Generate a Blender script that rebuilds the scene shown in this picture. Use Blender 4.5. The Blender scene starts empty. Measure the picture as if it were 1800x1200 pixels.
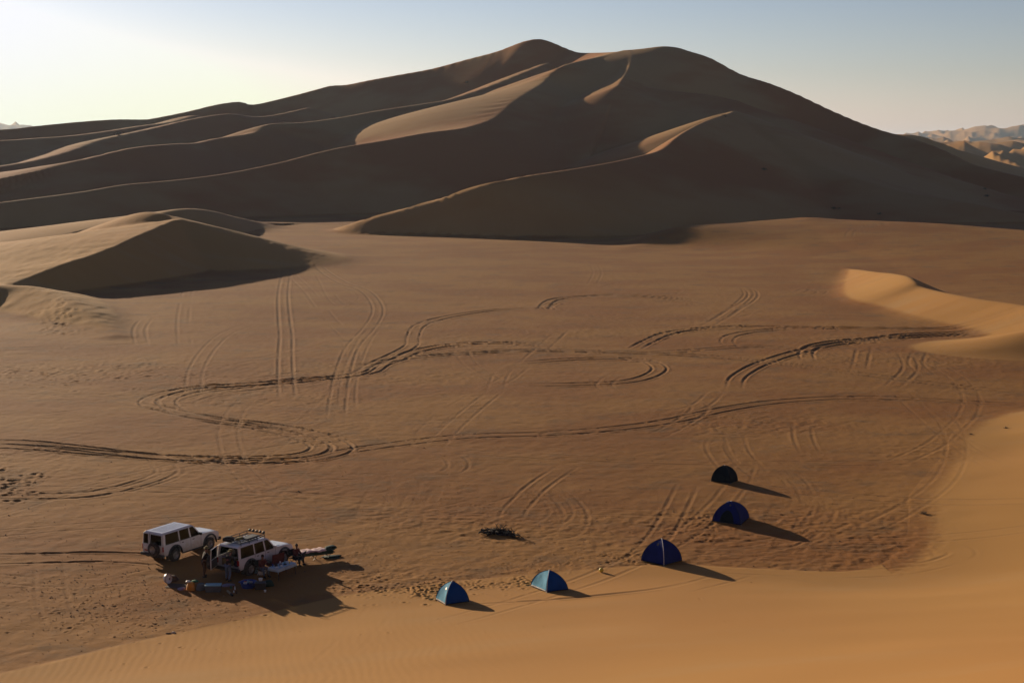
import bpy, bmesh, math, random
import numpy as np
from mathutils import Vector, Matrix

random.seed(7)
R = math.radians
scene = bpy.context.scene
COL = scene.collection

# ------------------------------------------------------------------ camera, sky, sun, exposure
CAM_Z = 25.0
PITCH = R(7.67)
FOC = 2600.0                      # focal length in pixels of the 1800 px wide photograph
cam_d = bpy.data.cameras.new("camera")
cam_d.sensor_width = 36.0
cam_d.lens = 36.0 * FOC / 1800.0
cam_d.clip_start = 0.5
cam_d.clip_end = 60000
cam = bpy.data.objects.new("camera", cam_d)
cam.location = (0, 0, CAM_Z)
cam.rotation_euler = (math.pi / 2 - PITCH, 0, 0)
COL.objects.link(cam)
scene.camera = cam

SUN_EL = R(10.5)
SUN_AZ = R(-36.5)                 # measured from +Y, negative = to the left
SUN_DIR = Vector((math.sin(SUN_AZ) * math.cos(SUN_EL), math.cos(SUN_AZ) * math.cos(SUN_EL), math.sin(SUN_EL)))

world = bpy.data.worlds.new("World")
scene.world = world
world.use_nodes = True
wn = world.node_tree
wn.nodes.clear()
w_out = wn.nodes.new("ShaderNodeOutputWorld")
w_bg = wn.nodes.new("ShaderNodeBackground")
w_sky = wn.nodes.new("ShaderNodeTexSky")
w_sky.sky_type = 'NISHITA'
w_sky.sun_disc = False
w_sky.sun_elevation = SUN_EL
w_sky.sun_rotation = SUN_AZ
w_sky.altitude = 100
w_sky.air_density = 1.0
w_sky.dust_density = 0.2
w_sky.ozone_density = 1.0
w_bg.inputs[1].default_value = 0.05
w_tint = wn.nodes.new("ShaderNodeMix"); w_tint.data_type = 'RGBA'; w_tint.blend_type = 'MULTIPLY'; w_tint.inputs[0].default_value = 1.0
w_tint.inputs[7].default_value = (0.98, 0.985, 1.38, 1)      # white balance of the sky light
w_hsv = wn.nodes.new("ShaderNodeHueSaturation"); w_hsv.inputs['Saturation'].default_value = 0.68
def w_vec(op, src, val):
    n = wn.nodes.new("ShaderNodeVectorMath"); n.operation = op; n.inputs[1].default_value = (val,) * 3
    wn.links.new(src, n.inputs[0]); return n.outputs[0]
w_gam = wn.nodes.new("ShaderNodeGamma"); w_gam.inputs[1].default_value = 1.5
wn.links.new(w_vec('MINIMUM', w_vec('MULTIPLY', w_sky.outputs[0], 0.075), 0.77), w_gam.inputs[0])
wn.links.new(w_vec('MULTIPLY', w_gam.outputs[0], 1.46 / 0.075), w_hsv.inputs['Color'])
wn.links.new(w_hsv.outputs[0], w_tint.inputs[6])
wn.links.new(w_tint.outputs[2], w_bg.inputs[0])
wn.links.new(w_bg.outputs[0], w_out.inputs[0])

sun_d = bpy.data.lights.new("sun", 'SUN')
sun_d.energy = 5.0
sun_d.angle = R(0.5)
sun_d.color = (1.0, 0.80, 0.56)
sun_o = bpy.data.objects.new("sun", sun_d)
sun_o.rotation_euler = (-SUN_DIR).to_track_quat('-Z', 'Y').to_euler()
COL.objects.link(sun_o)

scene.view_settings.view_transform = 'Standard'
scene.view_settings.look = 'None'
scene.view_settings.gamma = 1.0
scene.view_settings.use_curve_mapping = False
scene.view_settings.exposure = 0.58
HAZE = True
scene.cycles.volume_bounces = 0
scene.cycles.max_bounces = 6

# ------------------------------------------------------------------ from a pixel of the photograph to a place
CP, SP = math.cos(PITCH), math.sin(PITCH)

def ray(px, py):
    dx = (px - 900.0) / FOC
    dv = (600.0 - py) / FOC
    return (dx, CP + dv * SP, -SP + dv * CP)

def at_depth(px, py, Y):
    d = ray(px, py)
    t = Y / d[1]
    return (d[0] * t, Y, CAM_Z + d[2] * t)

def at_height(px, py, z=0.0):
    d = ray(px, py)
    t = (z - CAM_Z) / d[2]
    return (d[0] * t, d[1] * t, z)

# ------------------------------------------------------------------ tags
def tag(o, label=None, cat=None, group=None, kind=None):
    if label: o["label"] = label
    if cat: o["category"] = cat
    if group: o["group"] = group
    if kind: o["kind"] = kind
    return o

def empty(name, loc, rz=0.0, **k):
    o = bpy.data.objects.new(name, None)
    o.empty_display_size = 0.2
    o.location = loc
    o.rotation_euler = (0, 0, rz)
    COL.objects.link(o)
    return tag(o, **k)
# ------------------------------------------------------------------ noise
def _hash(ix, iy, seed):
    h = (ix.astype(np.int64) * 374761393 + iy.astype(np.int64) * 668265263 + seed * 1442695041) & 0x7fffffff
    h = ((h ^ (h >> 13)) * 1274126177) & 0x7fffffff
    h = h ^ (h >> 16)
    return (h & 0xffff).astype(np.float32) / 65535.0

def vnoise(x, y, seed=0):
    x0 = np.floor(x); y0 = np.floor(y)
    fx = (x - x0).astype(np.float32); fy = (y - y0).astype(np.float32)
    fx = fx * fx * fx * (fx * (fx * 6 - 15) + 10); fy = fy * fy * fy * (fy * (fy * 6 - 15) + 10)
    ix = x0.astype(np.int64); iy = y0.astype(np.int64)
    a = _hash(ix, iy, seed); b = _hash(ix + 1, iy, seed); c = _hash(ix, iy + 1, seed); d = _hash(ix + 1, iy + 1, seed)
    return (a + (b - a) * fx) * (1 - fy) + (c + (d - c) * fx) * fy * 1.0

def fbm(x, y, octaves=3, seed=0, gain=0.5):
    s = 0; a = 1.0; t = 0.0
    for i in range(octaves):
        ca, sa = math.cos(0.7 * i), math.sin(0.7 * i)
        s = s + a * (vnoise((x * ca - y * sa) * 2 ** i + 17.3 * i, (x * sa + y * ca) * 2 ** i + 9.1 * i, seed + i) - 0.5)
        t += a; a *= gain
    return s / t * 2.0            # about -1..1

def sstep(a, b, x):
    t = np.clip((x - a) / (b - a), 0, 1)
    return t * t * (3 - 2 * t)

def smax(a, b, k):
    h = np.maximum(k - np.abs(a - b), 0) / k
    return np.maximum(a, b) + h * h * k * 0.25

def catmull(pts, n=3):
    P = [np.array(p, float) for p in pts]
    P = [2 * P[0] - P[1]] + P + [2 * P[-1] - P[-2]]
    out = []
    for i in range(1, len(P) - 2):
        p0, p1, p2, p3 = P[i - 1:i + 3]
        for k in range(n):
            t = k / n
            out.append(0.5 * ((2 * p1) + (-p0 + p2) * t + (2 * p0 - 5 * p1 + 4 * p2 - p3) * t * t + (-p0 + 3 * p1 - 3 * p2 + p3) * t ** 3))
    out.append(P[-2])
    return np.array(out)

# ------------------------------------------------------------------ dunes as crest lines (pixel x, pixel y, depth)
def L3(pts, near=None, far=None):
    """points (pixel x, pixel y, depth[, near slope, far slope]) -> x, y, z, near, far"""
    return [at_depth(*p[:3]) + ((p[3], p[4]) if len(p) > 3 else (near, far)) for p in pts]

FLOOR = 3.0
# name, crest points, steep/near side slope, far side slope, rounding, region
RIDGES = [
 # skyline of the large dune, left to right
 ("big", L3([(-420,240,760),(-200,232,800),(0,228,830),(60,222,850),(130,215,860),(200,210,870),(250,210,880),(270,208,880),(330,196,880),(380,184,880),(420,179,880),(445,184,885),
   (500,172,890),(550,159,890),(580,151,890),(610,149,885),(650,141,880),(700,132,875),(760,121,870),(820,105,865),(870,92,860),(900,81,858),(922,73,855),(945,69,852),(965,73,848),
   (1000,88,838),(1020,93,825),(1050,93,800),(1075,92,770),(1100,90,745)], .58, .45), 2.0, 1),
 ("big", L3([(1100,89,745,.27,.42),(1130,86,742,.27,.42),(1165,82,740,.27,.42),(1190,84,738,.27,.42),(1210,90,736,.27,.42),(1250,103,733,.27,.42),(1300,130,727,.27,.42),(1350,146,720,.28,.42),(1400,166,712,.30,.42),(1450,190,702,.32,.42),(1500,212,690,.34,.42),
   (1550,230,678,.36,.42),(1600,243,665,.36,.42),(1650,262,650,.36,.42),(1700,286,635,.36,.42),(1750,300,622,.36,.42),(1800,312,610,.36,.42),(1900,335,590,.36,.42),(2100,375,560,.36,.42)]), 2.5, 1),
 # first front arm: tip on the plain, then climbing to the right
 ("big", L3([(596,400,427,.3,.3),(612,395,420,.4,.3),(630,388,416,.6,.34),(660,379,414,.64,.34),(690,371,414,.68,.34),(730,360,413,.76,.34),(770,349,412,.80,.34),(815,333,411,.78,.34),(860,321,411,.68,.34),(930,308,415,.46,.34),(1000,298,430,.42,.34),(1080,284,454,.42,.34),(1130,273,474,.42,.34),(1165,262,488,.42,.45),(1197,236,512,.42,.6),
   (1240,213,545,.42,.7),(1290,196,580,.40,.7)]), 0.8, 1),
 # second arm, with the broad lit strip behind it
 ("big", L3([(-250,372,400,.42,.3),(-60,362,435,.42,.3),(60,348,455,.42,.3),(150,336,475,.42,.3),(220,324,490,.42,.3),(300,317,505,.42,.3),(397,305,525,.42,.3),(483,288,545,.42,.3),(540,273,553,.42,.3),(600,259,562,.42,.3),(680,246,574,.40,.26),(745,234,585,.38,.14),(800,227,594,.36,.10),(830,221,601,.34,.10),(870,206,618,.32,.10),(900,180,648,.28,.10),(930,160,672,.26,.12),
   (957,143,698,.24,.2),(985,118,712,.26,.36),(1030,105,726,.34,.42),(1075,96,738,.42,.42),(1095,93,742,.45,.42)]), 1.5, 1),
 # third
 ("big", L3([(150,280,560),(233,260,580),(300,253,605),(347,251,625),(383,243,640),(447,233,655),(463,222,668),(483,217,675),(533,215,682),(600,206,690),(660,195,700),(713,187,708),(760,180,716),(793,174,724),(857,153,745),(910,132,765),(960,112,790)], .36, .24), 2.6, 1),
 # fourth, far left
 ("big", L3([(-250,312,540),(-60,300,600),(0,292,620),(60,282,640),(120,266,665),(173,247,695),(220,236,715),(280,223,740),(340,209,765),(400,200,785),(440,205,800),(480,203,815),(540,190,830)], .34, .2), 3.2, 1),
 ("big", L3([(-200,255,680),(0,247,700),(60,243,712),(130,238,724),(200,229,745),(250,221,765),(300,214,785),(340,203,810)], .30, .14), 3.2, 1),
 # bowl rim right of the summit
 ("big", L3([(1105,89,742),(1111,98,728),(1109,113,710),(1100,130,690),(1087,150,664)], .42, .45), 0.8, 1),
 ("big", L3([(1096,149,688),(1120,152,680),(1180,160,672),(1240,166,665),(1290,176,655)], .34, .45), 1.5, 1),
 # low shoulder on the right flank
 ("big", L3([(1290,197,580),(1340,226,560),(1390,262,540),(1440,290,526),(1500,312,512),(1580,336,495),(1680,352,480),(1800,376,470),(1900,390,460)], .22, .16), 2.5, 1),
 # mound behind the small dune
 ("big", L3([(255,382,395),(290,372,405),(330,366,415),(370,370,425),(410,380,432),(450,389,440)], .32, .12), 1.2, 1),
 # swell at the foot on the right
 ("plain", L3([(1090,445,345),(1130,430,356),(1165,412,363),(1200,398,368),(1250,393,374),(1300,391,378),(1380,385,384),(1420,382,384),(1480,386,380),(1560,389,374),(1650,393,366),(1800,405,350),(2000,420,330)], .05, .2), 2.5, 0),
 # further ridge behind the right flank
 ("far", L3([(1480,240,1150),(1540,232,1150),(1580,235,1150),(1610,238,1150),(1640,246,1150),(1658,256,1140),(1690,278,1120),(1740,300,1100)], .25, .2), 3.0, 4),
 # small dune on the left
 ("small", L3([(18,500,236),(30,495,238),(100,468,252),(170,446,265),(240,415,285),(290,393,306),(317,386,316),(340,400,320),(365,412,322),(390,421,324),(412,427,328),(432,431,333),(455,437,347)], .55, .09), 0.35, 2),
 ("small", L3([(317,386,316),(300,380,320),(280,375,321),(255,373,326),(225,381,335),(190,396,345),(140,420,350)], .3, .3), 1.5, 2),
 ("small", L3([(-160,506,226,.08,.1),(-60,501,230,.08,.1),(20,502,231,.14,.2),(60,506,228,.3,.3),(100,522,219,.3,.3),(140,545,208,.3,.3),(175,570,198,.3,.3),(200,588,190,.3,.3)], .3, .25), 2.2, 2),
 # low sharp ridge on the right
 ("side", L3([(1470,471,297),(1500,473,285),(1540,478,262),(1590,484,240),(1608,496,230),(1625,506,226),(1700,522,211),(1800,537,198),(1950,560,178)], .36, .45), 0.5, 3),
]
FOOT = [at_height(*p)[:2] for p in [(-900,1420),(-300,1255),(0,1186),(60,1172),(200,1141),(400,1099),(600,1052),(700,1040),(780,1031),(900,1019),(1000,1010),(1080,1003),(1150,997),(1220,995),(1300,1000),
   (1420,1006),(1500,1003),(1560,985),(1596,950),(1606,905),(1612,860),(1632,825),(1665,790),(1692,752),(1735,729),(1800,718),(1950,708),(2200,690),(2600,660)]]

def seg_field(x, y, pts):
    """nearest point on a polyline: distance, height there, sine of the side (+ = left of direction)"""
    best = np.full(x.shape, 1e12, np.float32); zs = np.zeros_like(best); ss = np.zeros_like(best); sn = np.zeros_like(best); sf = np.zeros_like(best); ws = np.zeros_like(best)
    nseg = len(pts) - 1
    for q, (a, b) in enumerate(zip(pts[:-1], pts[1:])):
        ax, ay = a[0], a[1]; ux, uy = b[0] - ax, b[1] - ay
        l2 = ux * ux + uy * uy + 1e-9
        t = np.clip(((x - ax) * ux + (y - ay) * uy) / l2, 0, 1)
        dx = x - (ax + ux * t); dy = y - (ay + uy * t)
        d2 = dx * dx + dy * dy
        best = np.minimum(best, d2)
        cr = (ux * dy - uy * dx) / math.sqrt(l2)
        v = np.where(cr >= 0, np.float32(1), np.float32(-1))
        if q == 0: v = np.where(t <= 0, cr / (np.sqrt(d2) + 1e-4), v)
        if q == nseg - 1: v = np.where(t >= 1, cr / (np.sqrt(d2) + 1e-4), v)
        w = 1.0 / (d2 + 0.01); w = w * w * np.sqrt(w) * math.sqrt(l2)
        ws += w; ss += w * v
        if len(a) > 2:
            zs += w * (a[2] + (b[2] - a[2]) * t); sn += w * (a[3] + (b[3] - a[3]) * t); sf += w * (a[4] + (b[4] - a[4]) * t)
    return np.sqrt(best), zs / ws, ss / ws, sn / ws, sf / ws

RC = [(n, catmull(p, 3).astype(np.float32), w, rg) for (n, p, w, rg) in RIDGES]
FC = catmull([(p[0], p[1]) for p in FOOT], 3).astype(np.float32)

def terrain(x, y):
    """height, region (0 plain 1 large 2 small 3 near sand 4 far), sand amount"""
    x = x.astype(np.float32); y = y.astype(np.float32)
    wob = fbm(x / 90, y / 90, 3, 5)
    z = 0.35 * fbm(x / 45, y / 60, 2, 11) * sstep(90, 160, y) - 0.9 * sstep(1000, 3000, y)
    reg = np.zeros(x.shape, np.int8)
    sand = np.zeros(x.shape, np.float32)
    lumps = fbm(x / 38, y / 55, 3, 31)
    for (n, P, w, rg) in RC:
        FL = {'small': 0.7, 'side': 0.5}.get(n, FLOOR); zt = P[:, 2].max() + FL
        reach = 2.0 * zt / P[:, 3:5].min()
        lo = P[:, :2].min(0) - reach; hi = P[:, :2].max(0) + reach
        m = (x > lo[0]) & (x < hi[0]) & (y > lo[1]) & (y < hi[1])
        if not m.any(): continue
        xm, ym = x[m], y[m]
        d, zc, s, sa, sb = seg_field(xm, ym, P)
        k = sstep(-0.6, 0.6, s)               # 1 = left of the direction (far side), 0 = right (near side)
        sl = sa + (sb - sa) * k
        if n == "side": sl = sl * 1.0
        dd = np.sqrt(d * d + w * w) - w
        H = np.maximum(zc + FL, 0.2)
        if n in ("small", "side"):
            u = sl * dd / H
            kk = 5.0
            zz = H * np.where(u < 4, np.log1p(np.exp((1 - u) * kk)) / kk, 0) - FL
        else:
            u = sl * dd / H
            kk = 9.0
            zz = H * np.where(u < 3, np.log1p(np.exp((1 - u) * kk)) / kk, 0) - FL
        if n == "big":
            zz = zz + lumps[m] * np.minimum(d / 60, 1) * np.clip(zc / 20, 0, 1) * (0.35 + 1.1 * k) * sstep(-30, -220, xm) * 2.8 * (zz > -1.5)
        zo = z[m]
        zn = smax(zo, zz.astype(np.float32), {"big": 1.0, "plain": 1.5, "far": 3.0, "small": 0.5, "side": 0.4}[n])
        z[m] = zn
        up = zz > zo
        r = reg[m]; r[up & (zz > 0.25)] = rg; reg[m] = r
        if n != "plain":
            sm = sstep(-0.2, 1.0, zz) * sstep(-1.0, 1.0, zz - zo)
            sand[m] = np.maximum(sand[m], sm)
    # mound at the right edge
    mx, my = at_height(1905, 616)[:2]
    q = ((x - mx) / 17) ** 2 + ((y - my) / 9.5) ** 2
    mz = 3.2 * np.exp(-q * 1.6) - 0.15
    up = (mz > z) & (q < 3); z = smax(z, mz, 0.3); reg[up & (mz > .15)] = 3; sand = np.maximum(sand, sstep(0.0, 0.3, mz) * (q < 3))
    # the dune the camera stands on
    m = (y < 260) & (x > -200) & (x < 320)
    if m.any():
        xm, ym = x[m], y[m]
        d, _, s, _, _ = seg_field(xm, ym, FC)
        D = np.where(s < 0, d, -d)
        k = np.nonzero(D > 2)[0]
        acc = np.zeros(len(k)); xk, yk = xm[k].astype(float), ym[k].astype(float)
        for (ax, ay), (bx, by) in zip(FC[:-1], FC[1:]):      # a distance that turns corners softly
            ln = math.hypot(bx - ax, by - ay)
            acc += ln / (((xk - (ax + bx) / 2) ** 2 + (yk - (ay + by) / 2) ** 2) + .3) ** 2
        ds = (acc / (math.pi / 2)) ** (-1 / 3)
        wk = sstep(3, 10, D[k]); D[k] = D[k] * (1 - wk) + ds * wk
        D = D + 1.2 * fbm(xm / 14, ym / 14, 2, 77) * 0.6
        Dp = np.maximum(D, 0)
        zz = 0.09 * Dp + 0.0028 * Dp * Dp
        zz = np.where(zz > 18, 18 + 8 * (1 - np.exp(-(zz - 18) / 8)), zz)
        wx = sstep(2, 26, xm - 20) * sstep(0, 10, Dp)
        zz = zz + wx * (0.5 * np.sin((ym - 100) / 9.0 + xm * .05) * 0.6 + 0.5 * fbm(xm / 12, ym / 12, 2, 3))
        zz = np.where(D > 0, zz, 0.05 * D - 0.02)
        z[m] = smax(z[m], zz.astype(np.float32), 0.5) - 0.0
        r = reg[m]; r[D > 0] = 3; reg[m] = r
        edge = np.where(xm < 22, sstep(-0.3, 0.5, D), sstep(-1.0, 4.0, D))
        sand[m] = np.maximum(sand[m], edge)
    # distant erg
    f = y > 1000
    if f.any():
        xf, yf = x[f], y[f]
        def ridged(u, v, s): return 1 - np.abs(vnoise(u, v, s) * 2 - 1)
        wx_ = fbm(xf / 500, yf / 500, 2, 91) * 0.8
        rr = 0.6 * ridged(xf / 230 + wx_, yf / 420 - wx_, 41) ** 1.6 + 0.3 * ridged(xf / 95 + wx_ * 2, yf / 190, 43) ** 1.4 + 0.05 * ridged(xf / 40, yf / 80, 47)
        amp = sstep(1150, 1700, yf) * 66
        zz = -34 * sstep(1000, 1600, yf) + rr * amp + 14 * sstep(2600, 4500, yf)
        far = sstep(5200, 7000, yf)
        zz = zz + far * (4 + 60 * (1 - np.abs(fbm(xf / 1500, yf / 2600, 1, 61))) ** 2 * sstep(-0.5, 0.6, fbm(xf / 3800 + .35, yf / 5000, 2, 65)) + 96 * np.exp(-((xf + 3080) / 520) ** 2 - ((yf - 9000) / 900) ** 2) + 62 * np.exp(-((xf - 2480) / 430) ** 2 - ((yf - 7500) / 900) ** 2) * (1 + .15 * fbm(xf / 260, yf / 900, 2, 6)))
        z[f] = np.where(reg[f] == 4, smax(z[f], zz, 2.0), np.where(z[f] > 1, smax(z[f], zz, 2.0), smax(z[f] - 36 * sstep(1000, 1400, yf), zz, 2.0)))
        r = reg[f]; r[(yf > 1300) | (r == 0)] = 4; reg[f] = r
        sand[f] = 1
    z = z + 0.12 * wob * sstep(-1, 1, z) * (y > 150)
    return z, reg, np.clip(sand, 0, 1)

def ground(x, y):
    z, _, _ = terrain(np.array([x], np.float32), np.array([y], np.float32))
    return float(z[0])

# ------------------------------------------------------------------ the sheet of vertices: rows of distance, columns of bearing
QF = globals().get("QF", 1.0)
def build_rows():
    rows = list(np.linspace(0.5, 58, int(40)))
    # near plain: equal steps of the angle below the horizon
    a0, a1 = math.atan(CAM_Z / 60.0), math.atan(CAM_Z / 430.0)
    rows += [CAM_Z / math.tan(a) for a in np.linspace(a0, a1, int(1010 * QF))]
    rows += list(np.linspace(431, 950, int(300 * QF)))
    rows += list(np.geomspace(955, 26000, int(150 * QF)))
    return np.array(rows)
def build_cols():
    inner = np.linspace(-20.2, 20.2, int(880 * QF))
    left = np.linspace(-75, -20.4, int(45 * QF)); right = np.linspace(20.4, 75, int(45 * QF))
    return np.radians(np.concatenate([left, inner, right]))
ROWS, COLS = build_rows(), build_cols()
NR, NC = len(ROWS), len(COLS)
rr, tt = np.meshgrid(ROWS, COLS, indexing='ij')
GX = (rr * np.sin(tt)); GY = (rr * np.cos(tt))
# straighten: use depth rows rather than arcs in the middle so that far rows stay level
Z, REG, SAND = terrain(GX.ravel(), GY.ravel())
Z = Z.reshape(NR, NC).astype(np.float64); REG = REG.reshape(NR, NC); SAND = SAND.reshape(NR, NC)

# small relief: wind streaks, hummocks, trampled ground
flat = (1 - SAND)
near = sstep(600, 250, GY)
Z += near * flat * (0.02 * fbm(GX / 0.8, GY / 0.8, 2, 201) + 0.025 * fbm(GX / 5, GY / 4, 2, 205))
rough = np.clip(fbm(GX / 22, GY / 12, 2, 301) * 1.6 + 0.1, 0, 1) * flat
Z += rough * sstep(330, 90, GY) * 0.04 * fbm(GX / 0.45, GY / 0.45, 2, 305)
Z += (REG == 2) * SAND * (GX < -40) * (GY < 318) * 0.10 * fbm(GX / 2.2, GY / 5.5, 3, 215)
Z += SAND * near * 0.05 * fbm(GX / 9, GY / 5, 2, 211)
# wind ripples on the slope nearest the camera
rp = np.sin((GX * 0.98 + GY * 0.16) * 2 * np.pi / 0.42 + 7.0 * fbm(GX / 4, GY / 4, 3, 221))
Z += SAND * sstep(86, 74, GY) * sstep(8, -16, GX) * 0.0045 * rp * (0.4 + 0.6 * fbm(GX / 7, GY / 7, 2, 225))

# ------------------------------------------------------------------ tyre tracks, footprints
DM = np.full((NR, NC), 9.0, np.float32); ST = np.zeros((NR, NC), np.float32)
def blk(x0, x1, y0, y1):
    r0 = math.hypot(0 if x0 * x1 < 0 else min(abs(x0), abs(x1)), y0); r1 = math.hypot(max(abs(x0), abs(x1)), y1)
    cs = [math.atan2(x0, y0), math.atan2(x0, y1), math.atan2(x1, y0), math.atan2(x1, y1)]
    i0, i1 = np.searchsorted(ROWS, r0), np.searchsorted(ROWS, r1) + 1
    j0, j1 = np.searchsorted(COLS, min(cs)), np.searchsorted(COLS, max(cs)) + 1
    return slice(max(i0 - 1, 0), i1 + 1), slice(max(j0 - 1, 0), j1 + 1)

ROWSTEP = np.gradient(ROWS)[:, None]
def rut(pts, depth0, wid, f0=0.0, f1=1.0):
    n = len(pts) - 1
    cum = np.concatenate([[0], np.cumsum(np.hypot(*(np.diff(np.array(pts), axis=0).T)))])
    for q, ((ax, ay), (bx, by)) in enumerate(zip(pts[:-1], pts[1:])):
        u = f0 + (f1 - f0) * (q + .5) / n
        depth = depth0 * min(1.0, .1 + cum[q] / 7.0, .1 + (cum[-1] - cum[q]) / 7.0)
        depth *= .6 + .8 * abs(bx - ax) / (math.hypot(bx - ax, by - ay) + 1e-6)
        m = 1.4
        I, J = blk(min(ax, bx) - m, max(ax, bx) + m, min(ay, by) - m, max(ay, by) + m)
        x, y = GX[I, J], GY[I, J]
        if x.size == 0: continue
        ux, uy = bx - ax, by - ay
        t = np.clip(((x - ax) * ux + (y - ay) * uy) / (ux * ux + uy * uy + 1e-9), 0, 1)
        d = np.hypot(x - ax - ux * t, y - ay - uy * t) / (wid * (0.8 + (np.clip(ROWSTEP[I] * 0.70 / 0.17, 0.8, 2.4) - 0.8) * abs(ux) / (math.hypot(ux, uy) + 1e-6)))
        w = d < DM[I, J]
        DM[I, J] = np.where(w, d, DM[I, J])
        ST[I, J] = np.where(w, depth, ST[I, J])

def track(pix, gauge=1.62, depth=0.06, wid=1.0, world=False, gap=0.0):
    P = [p if world else at_height(p[0], p[1])[:2] for p in pix]
    C = catmull(P, 8)
    T = np.gradient(C, axis=0); T /= np.linalg.norm(T, axis=1)[:, None] + 1e-9
    N = np.stack([-T[:, 1], T[:, 0]], 1)
    n = len(C)
    for s in ((-.5, .5) if gauge else (0,)):
        Q = C + N * gauge * s
        if gap:
            k = 0
            while k < n - 1:
                e = min(n, k + random.randint(4, 14)); rut(Q[k:e], depth * random.uniform(.5, 1), wid) if e - k > 1 else None; k = e + random.randint(0, int(gap))
        else:
            rut(Q, depth, wid)

D1, D2, D3 = 0.085, 0.042, 0.028
# strong S curves on the left
track([(-60,778),(0,777),(60,780),(150,790),(240,800),(340,808),(450,811),(540,808),(585,800),(603,790),(590,778),(550,764),(490,752),(420,743),(350,733),(300,722),(265,713),(262,703),(290,692),(350,682),(440,677),(520,669),(590,664),(650,655),(672,642),(700,632),(730,618),(800,606),(880,603),(968,608)], depth=D1)
track([(-60,782),(60,787),(180,797),(300,805),(430,807),(520,803),(560,792),(556,780),(500,762),(430,748),(360,738),(318,725),(296,712),(300,700),(340,688),(420,678),(520,672),(620,660),(660,640),(720,610),(726,592),(738,572),(780,558),(860,545),(945,541)], depth=D1 * .8)
track([(330,720),(330,706),(380,692),(460,682),(540,676)], depth=D2)
track([(955,541),(968,533),(955,541),(975,525),(1040,520),(1100,520),(1180,526),(1240,536)], depth=D1 * .8)
track([(975,545),(965,541),(962,532),(985,524),(1040,519),(1110,518),(1190,524),(1260,534)], depth=D1 * .8)
track([(600,655),(700,632),(820,622),(960,616),(1100,620),(1250,628),(1400,645),(1520,660),(1650,676),(1800,690)], depth=D1*.6)
track([(690,628),(850,617),(1000,617),(1150,620),(1300,611),(1360,612),(1430,622),(1520,640)], depth=D1*.5)
track([(900,676),(960,678),(1050,676),(1110,671),(1150,658),(1158,645),(1130,633),(1060,630),(980,633),(900,640)], depth=D1*.7)
track([(1115,614),(1140,600),(1180,585),(1260,576),(1330,575),(1420,577),(1540,579),(1700,580),(1860,580)], depth=D1 * .9)
track([(1285,609),(1278,600),(1290,590),(1340,582),(1420,578)], depth=D2)
track([(1290,685),(1298,665),(1330,645),(1380,627),(1450,610),(1530,600),(1640,592),(1740,588),(1860,590)], depth=D1 * .75)
track([(1420,635),(1418,620),(1440,608),(1500,600),(1600,594),(1700,590),(1860,593)], depth=D1)
track([(1500,602),(1600,590),(1700,587),(1860,587)], depth=D1 * .8)
track([(500,815),(640,790),(800,771),(960,765),(1080,756),(1180,742),(1270,722),(1360,708),(1480,700),(1600,701),(1720,708),(1860,716)], depth=D1*.6)
track([(560,768),(760,770),(950,768),(1120,772),(1250,786)], depth=D3, gap=5)
track([(0,690),(120,692),(260,688),(420,672),(560,652),(680,636)], depth=D2, gap=2)
track([(-40,640),(100,664),(220,686),(300,700)], depth=D3, gap=4)
track([(-40,735),(120,720),(260,690)], depth=D3, gap=4)
track([(-60,663),(80,662),(200,648),(320,640)], depth=D2, gap=5)
track([(-60,620),(120,610),(260,600),(420,575)], depth=D3, gap=5)
# the pair running towards the small dune and beside it
track([(505,700),(503,670),(502,630),(503,590),(500,560),(498,520),(503,485),(512,455),(520,430)], depth=D2 * 1.2)
track([(590,745),(596,690),(605,650),(620,610),(650,575),(664,550),(660,530),(640,510),(600,495),(560,470)], depth=D2)
track([(610,725),(612,680),(622,640),(640,600),(655,580)], depth=D3)
track([(500,470),(540,510),(580,560),(620,600)], depth=D3, gap=3)
track([(520,450),(560,480),(590,530),(640,545)], depth=D3, gap=3)
track([(340,690),(345,650),(370,610),(400,585),(440,570)], depth=D3)
track([(325,610),(322,560),(330,510)], depth=D3, gap=2)
track([(250,610),(245,580),(258,560)], depth=D3)
track([(560,440),(580,432),(640,427)], depth=D2)
track([(1490,442),(1500,434),(1540,429),(1580,428)], depth=D2)
track([(1260,565),(1290,545),(1320,525),(1322,512),(1305,504)], depth=D2)
track([(1240,575),(1280,550),(1315,520),(1310,505)], depth=D3)
track([(1430,520),(1445,512),(1420,508),(1400,515)], depth=D3)
track([(1040,500),(1050,480),(1045,465)], depth=D3)
track([(1040,505),(1090,495),(1150,500),(1200,505)], depth=D2, gap=2)
track([(720,562),(840,570),(960,570),(1080,568),(1220,556)], depth=D3, gap=3)
track([(870,690),(880,660),(900,640)], depth=D2, gap=1)
track([(740,770),(790,725),(850,690),(900,660),(950,615),(990,580)], depth=D3, gap=2)
track([(760,790),(810,740),(870,690)], depth=D3)
track([(1080,660),(1062,678),(1080,692)], depth=D3)
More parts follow.
